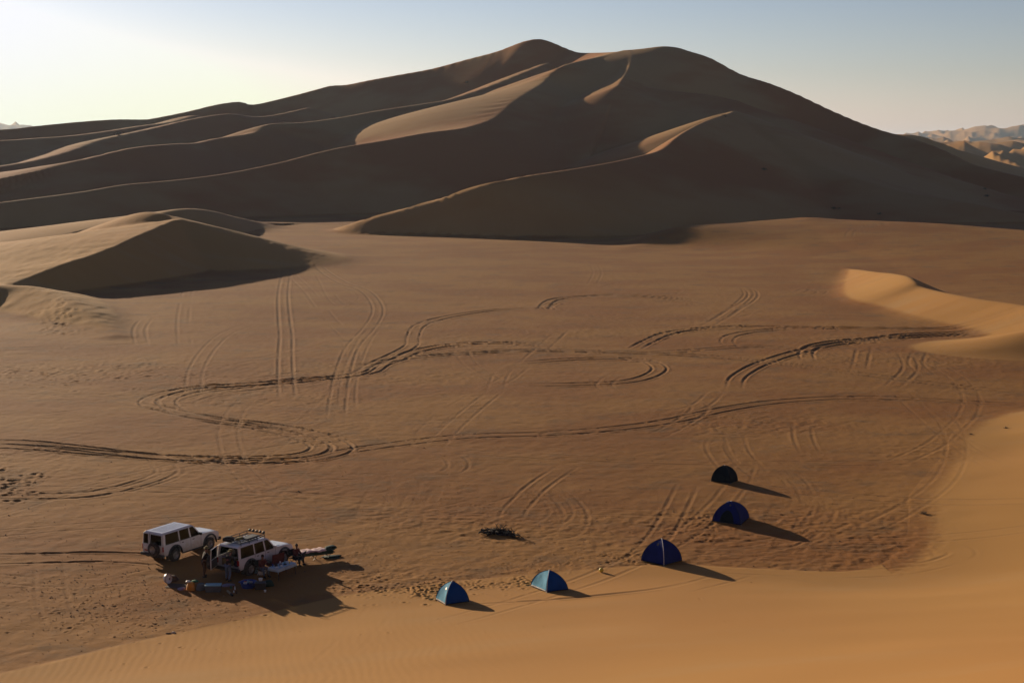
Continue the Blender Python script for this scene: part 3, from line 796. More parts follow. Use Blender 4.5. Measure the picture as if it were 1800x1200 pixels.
def belt(x): return 1.185
def build_car(loc, rz, tilt, label, open_rear, rack):
    car = empty("off_road_car", loc, rz, label=label, cat="car", group="white off-road cars parked at the camp")
    car.rotation_euler = (tilt[0], tilt[1], rz)
    O = side_outline()
    # body: solid nose and mid part, two thin rear sides, floor
    mb = MB(); W = .885
    prism(mb, O, -W, -W + .10); prism(mb, O, W - .10, W)
    front = [(x, z) for x, z in O]
    # engine bay / cabin block between the sides, from the cowl forward
    nose = [(.80, .50), (.80, 1.197), (.95, 1.187), (1.5, 1.162), (2.05, 1.097), (2.235, 1.017), (2.295, .90), (2.305, .565)]
    prism(mb, nose, -W + .10, W - .10)
    mb.box(-2.41, .80, -W + .10, W - .10, .50, .62)        # floor
    if not open_rear:
        mb.box(-2.435, -2.38, -W + .10, W - .10, .50, 1.155)
    body = mb.build("body", M['paint'], car, bevel=.055, seg=3)
    # hood, a little raised, pressed edge
    h = MB(); h.hexa([(.86, -.72, 1.19), (2.16, -.66, 1.065), (2.16, .66, 1.065), (.86, .72, 1.19)], [(.88, -.68, 1.225), (2.12, -.60, 1.105), (2.12, .60, 1.105), (.88, .68, 1.225)])
    h.build("hood", M['paint'], car, bevel=.03)
    # cabin: pillars and roof
    c = MB(); zt = 1.80
    def yb(z): return .875 - (z - 1.18) * .17
    def pillar(xb0, xb1, xt0, xt1, s, th=.06):
        zb = 1.175
        b = [(xb0, s * yb(zb), zb), (xb1, s * yb(zb), zb), (xb1, s * (yb(zb) - th), zb), (xb0, s * (yb(zb) - th), zb)]
        t = [(xt0, s * yb(zt), zt), (xt1, s * yb(zt), zt), (xt1, s * (yb(zt) - th), zt), (xt0, s * (yb(zt) - th), zt)]
        c = MB(); c.hexa(b, t); c.build("pillar", M['paint'], car, bevel=.015)
    for s in (-1, 1):
        pillar(.66, .76, .12, .22, s); pillar(-.22, -.10, -.27, -.16, s); pillar(-1.12, -1.02, -1.13, -1.03, s); pillar(-2.43, -2.26, -2.36, -2.18, s, .09)
    r = MB()
    rb = [(-2.40, -.775, 1.79), (.24, -.775, 1.79), (.24, .775, 1.79), (-2.40, .775, 1.79)]
    rt = [(-2.33, -.67, 1.89), (.06, -.67, 1.895), (.06, .67, 1.895), (-2.33, .67, 1.89)]
    r.hexa(rb, rt)
    for yy in (-.4, -.2, 0, .2, .4): r.box(-2.1, -.15, yy - .02, yy + .02, 1.885, 1.901)
    r.build("roof", M['paint'], car, bevel=.06, seg=3)
    # glass
    g = .004
    def pane(p, nm, inset=.02):
        n_ = (Vector(p[1]) - Vector(p[0])).cross(Vector(p[2]) - Vector(p[0])).normalized() * .006
        q = MB(); q.hexa([tuple(Vector(a) - n_) for a in p], [tuple(Vector(a) + n_) for a in p]); return q.build(nm, M['glass'], car, smooth=False)
    pane([(.72, -.80, 1.20), (.72, .80, 1.20), (.20, .735, 1.79), (.20, -.735, 1.79)], "windshield")
    for s in (-1, 1):
        for (a, b, a2, b2, nm) in ((-.10, .66, -.16, .13, "front_window"), (-1.02, -.22, -1.03, -.27, "rear_window"), (-2.26, -1.12, -2.19, -1.13, "quarter_window")):
            if s == 1 and False: continue
            pane([(a, s * (yb(1.185) - .012), 1.185), (b, s * (yb(1.185) - .012), 1.185), (b2, s * (yb(1.795) - .012), 1.795), (a2, s * (yb(1.795) - .012), 1.795)], nm)
        # black window seal along the belt
        q = MB(); q.box(-2.26, .66, s * .872 - .008, s * .872 + .008, 1.178, 1.20); q.build("window_seal", M['black'], car)
        # door shut lines and handles
        for xx in (.72, -.16, -1.07):
            q = MB(); q.box(xx - .008, xx + .008, s * .886 - .003, s * .886 + .003, .50 if xx > -1 else 1.02, 1.16); q.build("door_seam", M['black'], car)
        for xx in (-.02, -.93):
            q = MB(); q.box(xx, xx + .16, s * .90 - .018, s * .90 + .018, 1.03, 1.065); q.build("door_handle", M['black'], car, bevel=.008)
        q = MB(); q.box(-.92, .90, s * .91 - .05, s * .91 + .05, .37, .43); q.build("side_step", M['black'], car, bevel=.015)
        q = MB(); q.box(.50, .60, s * .90, s * 1.12, 1.20, 1.36)
        q.build("side_mirror", M['black'] if not open_rear else M['white'], car, bevel=.025)
        for ax in AX:                      # black arch extensions
            q = MB(); A = arc(ax, .44, .52, -4, 184, 12); B_ = arc(ax, .44, .61, -4, 184, 12)
            for i in range(12):
                y0, y1 = s * .86, s * .965
                q.hexa([(A[i][0], y0, A[i][1]), (A[i + 1][0], y0, A[i + 1][1]), (B_[i + 1][0], y0, B_[i + 1][1]), (B_[i][0], y0, B_[i][1])],
                       [(A[i][0], y1, A[i][1]), (A[i + 1][0], y1, A[i + 1][1]), (B_[i + 1][0], y1 - s * .05, B_[i + 1][1]), (B_[i][0], y1 - s * .05, B_[i][1])])
            q.build("wheel_arch_flare", M['black'], car, smooth=False)
            wheel_parts(car, (ax, s * .79, WR), s)
            q = MB(); q.box(ax - .62, ax - .60, s * .70, s * .94, .22, .56); q.build("mud_flap", M['black'], car)
        q = MB(); q.box(-2.47, -2.42, s * .80 - .07, s * .80 + .07, .80, 1.10); q.build("tail_light", M['red'], car, bevel=.01)
        q = MB(); q.box(2.24, 2.30, s * .62 - .14, s * .62 + .14, .80, .97); q.build("headlight", M['lamp'], car, bevel=.02)
        q = MB(); q.box(2.20, 2.28, s * .82 - .05, s * .82 + .05, .80, .96); q.build("turn_signal", M['amber'], car, bevel=.01)
    q = MB(); q.box(2.30, 2.325, -.45, .45, .78, .98)
    for k in range(5): q.box(2.32, 2.34, -.44, .44, .80 + k * .035, .812 + k * .035)
    q.build("grille", M['black'], car)
    q = MB(); q.box(2.26, 2.46, -.93, .93, .46, .68); q.build("front_bumper", M['black'], car, bevel=.04)
    q = MB(); q.box(-2.60, -2.40, -.93, .93, .44, .62); q.build("rear_bumper", M['black'], car, bevel=.04)
    # underneath: chassis, axles, inner arches
    q = MB(); q.box(-2.3, 2.2, -.45, .45, .34, .50)
    for ax in AX: q.tube([(ax, -.72, .40), (ax, .72, .40)], .06, 8); q.ball((ax, .1, .40), .16, n=8)
    for s in (-1, 1):
        for ax in AX: q.box(ax - .50, ax + .50, s * .42, s * .50, .45, 1.05)
    q.build("chassis", M['under'], car)
    # seats
    for (sx, sy) in ((.15, -.40), (.15, .40), (-.75, -.40), (-.75, .40)):
        q = MB(); q.box(sx - .25, sx + .25, sy - .25, sy + .25, .62, .98); q.hexa([(sx - .34, sy - .25, .95), (sx - .22, sy - .25, .95), (sx - .22, sy + .25, .95), (sx - .34, sy + .25, .95)], [(sx - .42, sy - .2, 1.50), (sx - .32, sy - .2, 1.50), (sx - .32, sy + .2, 1.50), (sx - .42, sy + .2, 1.50)])
        q.box(sx - .41, sx - .33, sy - .11, sy + .11, 1.52, 1.68)
        q.build("car_seat", M['seat'], car, bevel=.04)
    q = MB(); q.box(.55, .78, -.78, .78, .9, 1.16); q.build("dashboard", M['black'], car, bevel=.03)
    q = MB()
    q.lathe([(.17, -.015), (.19, 0), (.17, .015)], 16, 'z'); q.tube([(-.17, 0, 0), (.17, 0, 0)], .015, 5)
    q.build("steering_wheel", M['black'], car, loc=(.45, .40, 1.18), rot=(0, R(-65), 0))

    # rear doors: a wide left one with the spare wheel, a narrow right one
    def rear_door(width, hinge_y, sgn, ang, spare, number=None):
        d = bpy.data.objects.new("rear_door", None); COL.objects.link(d); d.parent = car; d.empty_display_size = .1
        d.location = (-2.44, hinge_y, 0); d.rotation_euler = (0, 0, ang)
        # local: hinge at 0, door runs along y = -sgn
        y0, y1 = sorted((0.0, -sgn * width))
        q = MB(); q.box(-.05, 0, y0 + .004, y1 - .004, .60, 1.16)
        # window frame
        q.hexa([(-.05, y0 + .004, 1.16), (0, y0 + .004, 1.16), (0, y0 + .06, 1.16), (-.05, y0 + .06, 1.16)], [(-.01, y0 + .03, 1.76), (.03, y0 + .03, 1.76), (.03, y0 + .09, 1.76), (-.01, y0 + .09, 1.76)])
        q.hexa([(-.05, y1 - .06, 1.16), (0, y1 - .06, 1.16), (0, y1 - .004, 1.16), (-.05, y1 - .004, 1.16)], [(-.01, y1 - .09, 1.76), (.03, y1 - .09, 1.76), (.03, y1 - .03, 1.76), (-.01, y1 - .03, 1.76)])
        q.box(-.012, .032, y0 + .03, y1 - .03, 1.755, 1.79)
        q.build("door_panel", M['paint'], d, bevel=.012)
        q = MB(); q.hexa([(-.03, y0 + .06, 1.17), (-.02, y0 + .06, 1.17), (-.02, y1 - .06, 1.17), (-.03, y1 - .06, 1.17)], [(.005, y0 + .09, 1.755), (.015, y0 + .09, 1.755), (.015, y1 - .09, 1.755), (.005, y1 - .09, 1.755)])
        q.build("rear_glass", M['glass'], d, smooth=False)
        yc = (y0 + y1) / 2
        q = MB(); q.box(0.002, .022, y0 + .05, y1 - .05, .65, 1.13); q.build("door_trim", M['seat'], d, bevel=.01)
        if spare:
            w = wheel_parts(car, (-2.62, 0, .98), 1)
            w.name = "spare_wheel"; w.rotation_euler = (0, 0, R(90)); w.location = (-.21, yc, .93); w.parent = d
            q = MB(); q.tube([(-.02, yc - .1, .93), (-.16, yc, .93)], .03, 6); q.build("spare_carrier", M['black'], d)
        else:
            q = MB(); q.box(-.07, -.045, yc - .16, yc + .16, .86, 1.0); q.build("number_plate", M['white'], d, bevel=.004)
        return d
    if open_rear:
        rear_door(1.02, .80, 1, R(-68), True)
    else:
        rear_door(.52, .80, 1, 0, False)
        rear_door(1.06, -.80, -1, 0, True)
        # red badge on the tail, left of the spare
        q = MB(); q.box(-2.50, -2.488, .34, .66, .72, .80); q.build("tail_badge", M['red'], car)
    if rack:
        k = bpy.data.objects.new("roof_rack", None); COL.objects.link(k); k.parent = car; k.location = (0, 0, 0); k.empty_display_size = .1
        for s in (-1, 1):
            q = MB(); q.tube([(-2.05, s * .66, 2.0), (.05, s * .66, 2.0)], .022, 6); q.tube([(-2.05, s * .66, 2.14), (.02, s * .66, 2.14)], .02, 6)
            for xx in (-2.05, -1.35, -.65, .0): q.tube([(xx, s * .70, 1.86), (xx, s * .66, 2.14)], .02, 6)
            q.build("side_rail", M['black'], k)
        for i in range(9):
            xx = -2.05 + i * 2.1 / 8
            q = MB(); q.box(xx - .02, xx + .02, -.66, .66, 1.975, 2.0); q.build("cross_bar", M['black'], k)
        for xx in (-2.05, .05):
            q = MB(); q.tube([(xx, -.66, 2.14), (xx, .66, 2.14)], .02, 6); q.build("end_rail", M['black'], k)
        for i in range(5):
            yy = -.54 + i * .27
            q = MB(); q.lathe([(.0, -.06), (.05, -.06), (.075, -.02), (.08, .03)], 14, 'z', mi=0); q.lathe([(.0, .025), (.078, .026)], 14, 'z', mi=1)
            q.box(-.012, .012, -.012, .012, -.12, -.05)
            q.build("spotlight", [M['black'], M['lamp']], k, loc=(.10, yy, 2.20), rot=(0, R(80), 0))
        # two sand ladders' mounts at the back, a jerry can holder
        q = MB(); q.tube([(-2.05, -.45, 2.14), (-2.12, -.45, 2.30), (-2.12, .1, 2.30), (-2.05, .1, 2.14)], .016, 6); q.build("rack_hoop", M['black'], k)
    return car

rr1 = Vector(at_height(309, 986)); fr1 = Vector(at_height(369, 966))
HEAD = math.atan2(fr1.y - rr1.y, fr1.x - rr1.x)
FWD = Vector((math.cos(HEAD), math.sin(HEAD), 0)); LEFT = Vector((-math.sin(HEAD), math.cos(HEAD), 0))
def car_origin(rr_contact):
    return Vector(rr_contact) + FWD * 1.48 + LEFT * .88
def car_pose(o, rz):
    """height and tilt from the ground under the four wheels"""
    F = Vector((math.cos(rz), math.sin(rz), 0)); L = Vector((-math.sin(rz), math.cos(rz), 0))
    g = {}
    for i, ax in enumerate(AX):
        for s in (-1, 1):
            p = o + F * ax + L * s * .79; g[(i, s)] = np.mean([gz(p.x + dx, p.y + dy) for dx in (-.15, 0, .15) for dy in (-.15, 0, .15)])
    z = sum(g.values()) / 4
    pitch = -math.atan2((g[1, 1] + g[1, -1] - g[0, 1] - g[0, -1]) / 2, AX[1] - AX[0])
    roll = math.atan2((g[0, 1] + g[1, 1] - g[0, -1] - g[1, -1]) / 2, 1.58)
    return z - .02, (roll, pitch)
o1 = car_origin(at_height(309, 986)); rz1 = HEAD
z1, t1 = car_pose(o1, rz1)
CAR1 = build_car((o1.x, o1.y, z1), rz1, t1, "white off-road car with closed rear doors and a bare roof, the farther of the two", False, False)
o2 = car_origin(at_height(441, 1012)); rz2 = HEAD
z2, t2 = car_pose(o2, rz2)
CAR2 = build_car((o2.x, o2.y, z2), rz2, t2, "white off-road car with black roof rack and open rear doors, beside the camp gear", True, True)

def on_car(c, p):
    """a place given in the car's own frame"""
    m = Matrix.Translation(c.location) @ c.rotation_euler.to_matrix().to_4x4()
    return m @ Vector(p)
def by_car2(x, y, lift=0.0):
    """a point of the ground beside the second car, in its frame (x forward, y left)"""
    p = on_car(CAR2, (x, y, 0)); return Vector((p.x, p.y, gz(p.x, p.y) + lift))

# luggage on the rack of the second car
def thing(mb, name, mat, loc, rz, label, cat, group=None, bevel=0.0, **k):
    o = mb.build(name, mat, None, bevel=bevel, loc=loc, rot=(0, 0, rz), **k)
    return tag(o, label, cat, group)
q = MB(); rough_lump(q, (0, 0, 0), .22, .38, .26, 4); thing(q, "duffel_bag", M['dark'], on_car(CAR2, (-1.85, .40, 2.0)), rz2, "black bag tied at the rear left corner of the roof rack", "bag")
q = MB(); q.box(-.55, .55, -.30, .30, 0, .05); q.box(-.50, .50, -.26, .26, .05, .09); thing(q, "folded_tarpaulin", M['grey'], on_car(CAR2, (-.75, -.20, 2.002)), rz2, "grey folded tarpaulin lying flat on the roof rack", "tarpaulin", bevel=.02)
q = MB(); rough_lump(q, (0, 0, 0), .30, .18, .14, 9); thing(q, "rolled_blanket", M['olive'], on_car(CAR2, (-1.35, .05, 2.002)), rz2, "olive blanket roll on the middle of the roof rack", "blanket")
# load inside the open rear
q = MB(); q.box(-.28, .28, -.34, .34, 0, .40); thing(q, "storage_box", M['olive'], on_car(CAR2, (-1.95, .30, .625)), rz2, "olive box in the open boot, on the left", "box", bevel=.02)
q = MB(); rough_lump(q, (0, 0, 0), .20, .26, .34, 15); thing(q, "rucksack", M['navy'], on_car(CAR2, (-1.95, -.38, .625)), rz2, "dark rucksack in the open boot, on the right", "bag")
q = MB(); q.box(-.16, .16, -.5, .5, 0, .03); q.box(-.14, .14, -.48, .48, .03, .06); thing(q, "folded_mat", M['lilac'], on_car(CAR2, (-1.95, .28, 1.027)), rz2, "pale folded mat lying on the olive box in the boot", "mat", bevel=.01)

# ------------------------------------------------------------------ people
def person(loc, rz, pose, top, legs, label, hat=None, motif=False, lean=.0):
    """pose: 'stand' or 'sit'; one continuous skinned body, clothes and hat as children"""
    root = empty("person", loc, rz, label=label, cat="person", group="people at the camp")
    if pose == 'stand':
        pel = (0, 0, .93); chest = (.10 + lean, 0, 1.28); neck = (.15 + lean * 1.3, 0, 1.47); head = (.19 + lean * 1.5, 0, 1.60)
        J = {'pel': pel, 'waist': (.04 + lean * .4, 0, 1.08), 'chest': chest, 'neck': neck}
        for s in (-1, 1):
            J['hip%d' % s] = (0, .10 * s, .88); J['knee%d' % s] = (.05, .13 * s, .48); J['ank%d' % s] = (-.02 + .06 * s, .15 * s, .08); J['toe%d' % s] = (.14 + .06 * s, .17 * s, .04)
            J['sh%d' % s] = (chest[0] + .03, .19 * s, 1.40); J['el%d' % s] = (chest[0] + .12, .27 * s, 1.14); J['wr%d' % s] = (chest[0] + .34, .20 * s, 1.10)
    else:
        pel = (0, 0, .42); chest = (.03, 0, .78); neck = (.08, 0, .97); head = (.11, 0, 1.10)
        J = {'pel': pel, 'waist': (-.02, 0, .58), 'chest': chest, 'neck': neck}
        for s in (-1, 1):
            J['hip%d' % s] = (.04, .10 * s, .42); J['knee%d' % s] = (.44, .17 * s, .50); J['ank%d' % s] = (.50, .15 * s, .08); J['toe%d' % s] = (.66, .17 * s, .04)
            J['sh%d' % s] = (.04, .19 * s, .90); J['el%d' % s] = (.16, .25 * s, .66); J['wr%d' % s] = (.38, .14 * s, .60)
    def skin(name, names, edges, rad, mat, sub=1):
        me = bpy.data.meshes.new(name); me.from_pydata([n for n in names], edges, []); me.update()
        o = bpy.data.objects.new(name, me); COL.objects.link(o); o.parent = root
        sk = o.modifiers.new("skin", 'SKIN'); sk.use_smooth_shade = True
        for v, r_ in zip(me.skin_vertices[0].data if me.skin_vertices else [], rad): v.radius = (r_, r_)
        o.modifiers.new("sub", 'SUBSURF').render_levels = sub; o.modifiers["sub"].levels = sub
        me.materials.append(mat); return o
    def add_skin_layer(me):
        bm = bmesh.new(); bm.from_mesh(me); bm.verts.layers.skin.verify(); bm.to_mesh(me); bm.free()
    def skinned(name, pts, edges, rad, mat, rootv=0, sub=1):
        me = bpy.data.meshes.new(name)
        bm = bmesh.new(); lay = bm.verts.layers.skin.verify()
        vs = [bm.verts.new(p) for p in pts]
        for i, v in enumerate(vs): v[lay].radius = rad[i] if isinstance(rad[i], tuple) else (rad[i], rad[i]); v[lay].use_root = (i == rootv)
        for a, b in edges: bm.edges.new((vs[a], vs[b]))
        bm.to_mesh(me); bm.free()
        o = bpy.data.objects.new(name, me); COL.objects.link(o); o.parent = root
        sk = o.modifiers.new("skin", 'SKIN'); sk.use_smooth_shade = True
        s_ = o.modifiers.new("sub", 'SUBSURF'); s_.levels = sub; s_.render_levels = sub
        me.materials.append(mat); return o
    # body
    keys = ['pel', 'waist', 'chest', 'neck']; pts = [J[k] for k in keys]; rad = [.11, .105, .12, .055]; ed = [(0, 1), (1, 2), (2, 3)]
    hb = Vector(head); pts += [tuple(hb), tuple(hb + Vector((.01, 0, .10)))]; rad += [.085, .07]; ed += [(3, 4), (4, 5)]
    for s in (-1, 1):
        i = len(pts); pts += [J['hip%d' % s], J['knee%d' % s], J['ank%d' % s], J['toe%d' % s]]; rad += [.085, .06, .04, .035]; ed += [(0, i), (i, i + 1), (i + 1, i + 2), (i + 2, i + 3)]
        i = len(pts); w = Vector(J['wr%d' % s]); d = (w - Vector(J['el%d' % s])).normalized(); palm = w + d * .08
        pts += [J['sh%d' % s], J['el%d' % s], tuple(w), tuple(palm)]; rad += [.055, .042, .027, .03]; ed += [(2, i), (i, i + 1), (i + 1, i + 2), (i + 2, i + 3)]
        side = Vector((0, 1, 0))
        for f_ in range(4):
            b0 = palm + side * (f_ - 1.5) * .019 + d * .03; ln = (.05, .06, .055, .045)[f_]; j = len(pts)
            pts += [tuple(b0), tuple(b0 + d * ln * .6), tuple(b0 + d * ln + Vector((0, 0, -.025)))]; rad += [.009, .009, .007]; ed += [(i + 3, j), (j, j + 1), (j + 1, j + 2)]
        j = len(pts); tb = w + d * .03 - side * s * .035
        pts += [tuple(tb), tuple(tb + d * .04 - side * s * .012)]; rad += [.011, .009]; ed += [(i + 3, j), (j, j + 1)]
    skinned("body", pts, ed, rad, M['skin'])
    # face features and hair
    fx = MB()
    hc = hb + Vector((.0, 0, .05))
    fx.hexa([(hc.x + .085, -.012, hc.z - .02), (hc.x + .085, .012, hc.z - .02), (hc.x + .07, .012, hc.z - .02), (hc.x + .07, -.012, hc.z - .02)], [(hc.x + .092, -.008, hc.z + .02), (hc.x + .092, .008, hc.z + .02), (hc.x + .07, .006, hc.z + .03), (hc.x + .07, -.006, hc.z + .03)])
    fx.build("nose", M['skin'], root)
    for s in (-1, 1):
        e_ = MB(); e_.ball((hc.x, s * .088, hc.z), .018, .010, .03, n=6); e_.build("ear", M['skin'], root)
        e_ = MB(); e_.ball((hc.x + .075, s * .032, hc.z + .015), .012, .014, .008, n=6); e_.build("eye", M['hair'], root)
    e_ = MB(); e_.ball((hc.x + .078, 0, hc.z - .05), .008, .026, .008, n=6); e_.build("mouth", M['maroon'], root)
    hr = MB(); hr.ball((hc.x - .015, 0, hc.z + .035), .095, .088, .10, n=10); hr.build("hair", M['hair'], root)
    if hat:
        ht = MB(); ht.lathe([(.17, .0), (.165, .012), (.10, .03), (.098, .10), (.07, .13), (.0, .135)], 16, 'z'); ht.build("hat", hat, root, loc=(hc.x - .005, 0, hc.z + .035), rot=(0, R(8), 0))
    # clothes
    cp = [J['pel'], J['waist'], J['chest'], tuple(Vector(J['neck']) + Vector((-.01, 0, -.05)))]; cr = [(.135, .165), (.125, .15), (.14, .175), .075]; ce = [(0, 1), (1, 2), (2, 3)]
    for s in (-1, 1):
        i = len(cp); e_ = Vector(J['el%d' % s]); w = Vector(J['wr%d' % s])
        cp += [J['sh%d' % s], tuple(e_), tuple(e_.lerp(w, .75))]; cr += [.075, .06, .045]; ce += [(2, i), (i, i + 1), (i + 1, i + 2)]
    skinned("shirt", cp, ce, cr, top)
    tp = [tuple(Vector(J['pel']) + Vector((0, 0, .02)))]; tr = [(.13, .16)]; te = []
    for s in (-1, 1):
        i = len(tp); tp += [J['hip%d' % s], J['knee%d' % s], tuple(Vector(J['ank%d' % s]) + Vector((0, 0, .04)))]; tr += [.105, .078, .062]; te += [(0, i), (i, i + 1), (i + 1, i + 2)]
    skinned("trousers", tp, te, tr, legs)
    for s in (-1, 1):
        sh = MB(); a = Vector(J['ank%d' % s]); t = Vector(J['toe%d' % s]); sh.tube([tuple(a + Vector((-.05, 0, -.03))), tuple(a + Vector((.02, 0, -.02))), tuple(t + Vector((.02, 0, 0)))], [.048, .056, .04], 8); sh.build("shoe", M['dark'], root)
    if motif:
        mt = MB(); cx = J['chest'][0]
        mt.box(-.004, .004, -.09, .09, -.07, .07); mt.build("shirt_print", M['print_'], root, loc=(cx - .165, 0, 1.22), rot=(0, R(12), 0))
    return root

p = by_car2(-3.0, -.50); person(p, rz2, 'stand', M['dark'], M['jeans'], "person in dark top and pale jeans standing at the open rear of the car", M['olive'], True, .06)
p = by_car2(-3.1, 1.25); person(p, rz2 - .5, 'stand', M['dark'], M['brown'], "person in black with olive hat behind the open left rear door", M['olive'], False, .0)
p = by_car2(-1.15, -1.45); person(p, rz2 - 1.9, 'sit', M['maroon'], M['jeans'], "person in maroon top sitting beside the rear wheel of the car with the rack", None)
p = by_car2(1.75, -1.55); person(p, rz2 - 1.7, 'sit', M['maroon'], M['dark'], "person in maroon top sitting by the front wheel, behind the table", None)

# folding chairs
DARKLEG = M['black']
def camp_chair(p, rz, mat, label, w=.52, seat_z=.40, back=.46):
    t = empty("camping_chair", p, rz, label=label, cat="chair", group="folding chairs at the camp")
    q = MB(); q.box(-.22, .24, -w / 2, w / 2, seat_z - .02, seat_z + .01); q.build("seat", mat, t, bevel=.008)
    q = MB(); q.hexa([(-.25, -w / 2, seat_z + .06), (-.22, -w / 2, seat_z + .06), (-.22, w / 2, seat_z + .06), (-.25, w / 2, seat_z + .06)], [(-.36, -w / 2, seat_z + back), (-.33, -w / 2, seat_z + back), (-.33, w / 2, seat_z + back), (-.36, w / 2, seat_z + back)])
    q.build("backrest", mat, t, bevel=.008)
    for s in (-1, 1):
        y = s * (w / 2 + .012)
        q = MB(); q.tube([(.26, y, 0), (-.22, y, seat_z), (-.355, y, seat_z + back + .02)], .013, 6); q.build("leg", DARKLEG, t)
        q = MB(); q.tube([(-.30, y, 0), (.24, y, seat_z + .02), (.26, y, seat_z + .20)], .013, 6); q.build("leg", DARKLEG, t)
        q = MB(); q.box(-.28, .28, y - .025, y + .025, seat_z + .195, seat_z + .215); q.build("armrest", M['black'], t, bevel=.006)
    return t
camp_chair(by_car2(-1.18, -1.43), rz2 - 1.9, M['dark'], "black folding chair under the person by the rear wheel")
camp_chair(by_car2(1.72, -1.53), rz2 - 1.7, M['dark'], "black folding chair under the person behind the table")
camp_chair(by_car2(.25, -1.25), rz2 + 1.35, M['maroon'], "empty maroon folding chair against the doors of the car with the rack", w=.85, back=.62)

# ------------------------------------------------------------------ table with the breakfast things
def table_pt(px, py): 
    g = spot(px, py, .70); return Vector((g[0], g[1], g[2]))
A_, B_, C_ = table_pt(473, 995), table_pt(487, 1001.5), table_pt(519, 990)
tc = (A_ + C_) / 2 ; tlen = min((C_ - B_).length, 2.0); tw = .78
trz = math.atan2((C_ - B_).y, (C_ - B_).x)
tz = gz(tc.x, tc.y)
TBL = empty("folding_table", (tc.x, tc.y, tz), trz, label="long folding table laid with dishes beside the front of the car", cat="table")
q = MB(); q.box(-tlen / 2, tlen / 2, -tw / 2, tw / 2, .68, .70); q.build("tabletop", M['metal'], TBL, bevel=.006)
for sx in (-1, 1):
    for sy in (-1, 1):
        q = MB(); q.tube([(sx * (tlen / 2 - .12), sy * (tw / 2 - .06), .68), (sx * (tlen / 2 - .05), sy * (tw / 2 - .03), 0)], .016, 6); q.build("leg", M['black'], TBL)
def on_table(x, y, lift=.70):
    c_, s_ = math.cos(trz), math.sin(trz); return (tc.x + c_ * x - s_ * y, tc.y + s_ * x + c_ * y, tz + lift)
q = MB()
nx, ny = 18, 8
for i in range(nx + 1):
    for j in range(ny + 1):
        u, v = i / nx * 2 - 1, j / ny * 2 - 1
        x, y = u * (tlen / 2 + .10), v * (tw / 2 + .10)
        ov = max(abs(x) - tlen / 2, 0) + max(abs(y) - tw / 2, 0)
        q.v.append((x - (ov * .6 if x > 0 else -ov * .6) * (abs(x) > tlen / 2), y - (ov * .6 if y > 0 else -ov * .6) * (abs(y) > tw / 2), .706 - ov * 1.7 + .004 * math.sin(9 * x + 5 * y)))
for i in range(nx):
    for j in range(ny): a = i * (ny + 1) + j; q.f.append((a, a + ny + 1, a + ny + 2, a + 1)); q.m.append(0)
cl = q.build("tablecloth", M['teal'], None, loc=(tc.x, tc.y, tz), rot=(0, 0, trz)); tag(cl, "pale blue cloth spread over the folding table", "tablecloth")
sm = cl.modifiers.new("solid", 'SOLIDIFY'); sm.thickness = .006
def cup(x, y, mat, r, h, nm, label, cat, grp="dishes on the folding table"):
    q = MB(); q.lathe([(.0, .0), (r * .8, .0), (r, h), (r * .92, h), (r * .72, .01), (0, .012)], 14, 'z'); thing(q, nm, mat, on_table(x, y, .712), 0, label, cat, grp)
def pot(x, y, mat, r, h, label):
    t = empty("kettle", on_table(x, y, .712), trz, label=label, cat="kettle")
    q = MB(); q.lathe([(.0, .0), (r, .0), (r * 1.05, h * .5), (r * .7, h), (.02, h + .02), (0, h + .03)], 16, 'z'); q.build("vessel", mat, t)
    q = MB(); q.tube([(r * .9, 0, h * .4), (r * 1.5, 0, h * .9)], [.02, .012], 6); q.build("spout", mat, t)
    q = MB(); q.tube([(-r * .8, 0, h * .8), (-r * .4, 0, h * 1.6), (r * .4, 0, h * 1.6), (r * .8, 0, h * .8)], .01, 5); q.build("handle", M['black'], t)
pot(-.40, .12, M['black'], .09, .15, "black kettle on the left half of the table")
cup(-.62, -.12, M['white'], .13, .05, "plate", "wide white plate at the left end of the table", "plate")
cup(-.25, -.18, M['white'], .09, .07, "bowl", "white bowl in front of the black kettle", "bowl")
cup(-.05, .10, M['metal'], .12, .09, "cooking_pot", "grey metal pot in the middle of the table", "pot")
cup(.14, -.10, M['black'], .10, .04, "pan", "black pan right of the white bowl", "pan")
cup(.10, .24, M['white'], .045, .17, "milk_bottle", "white bottle standing at the back of the table", "bottle")
cup(.32, .08, M['lblue'], .08, .08, "bowl", "light blue bowl right of the metal pot", "bowl")
cup(.48, -.14, M['yellow'], .04, .09, "cup", "yellow cup near the right end of the table", "cup")
cup(-.50, .28, M['blue'], .045, .14, "jar", "blue jar behind the black kettle", "jar")
cup(.62, .12, M['white'], .10, .025, "plate", "flat white plate at the right end of the table", "plate")

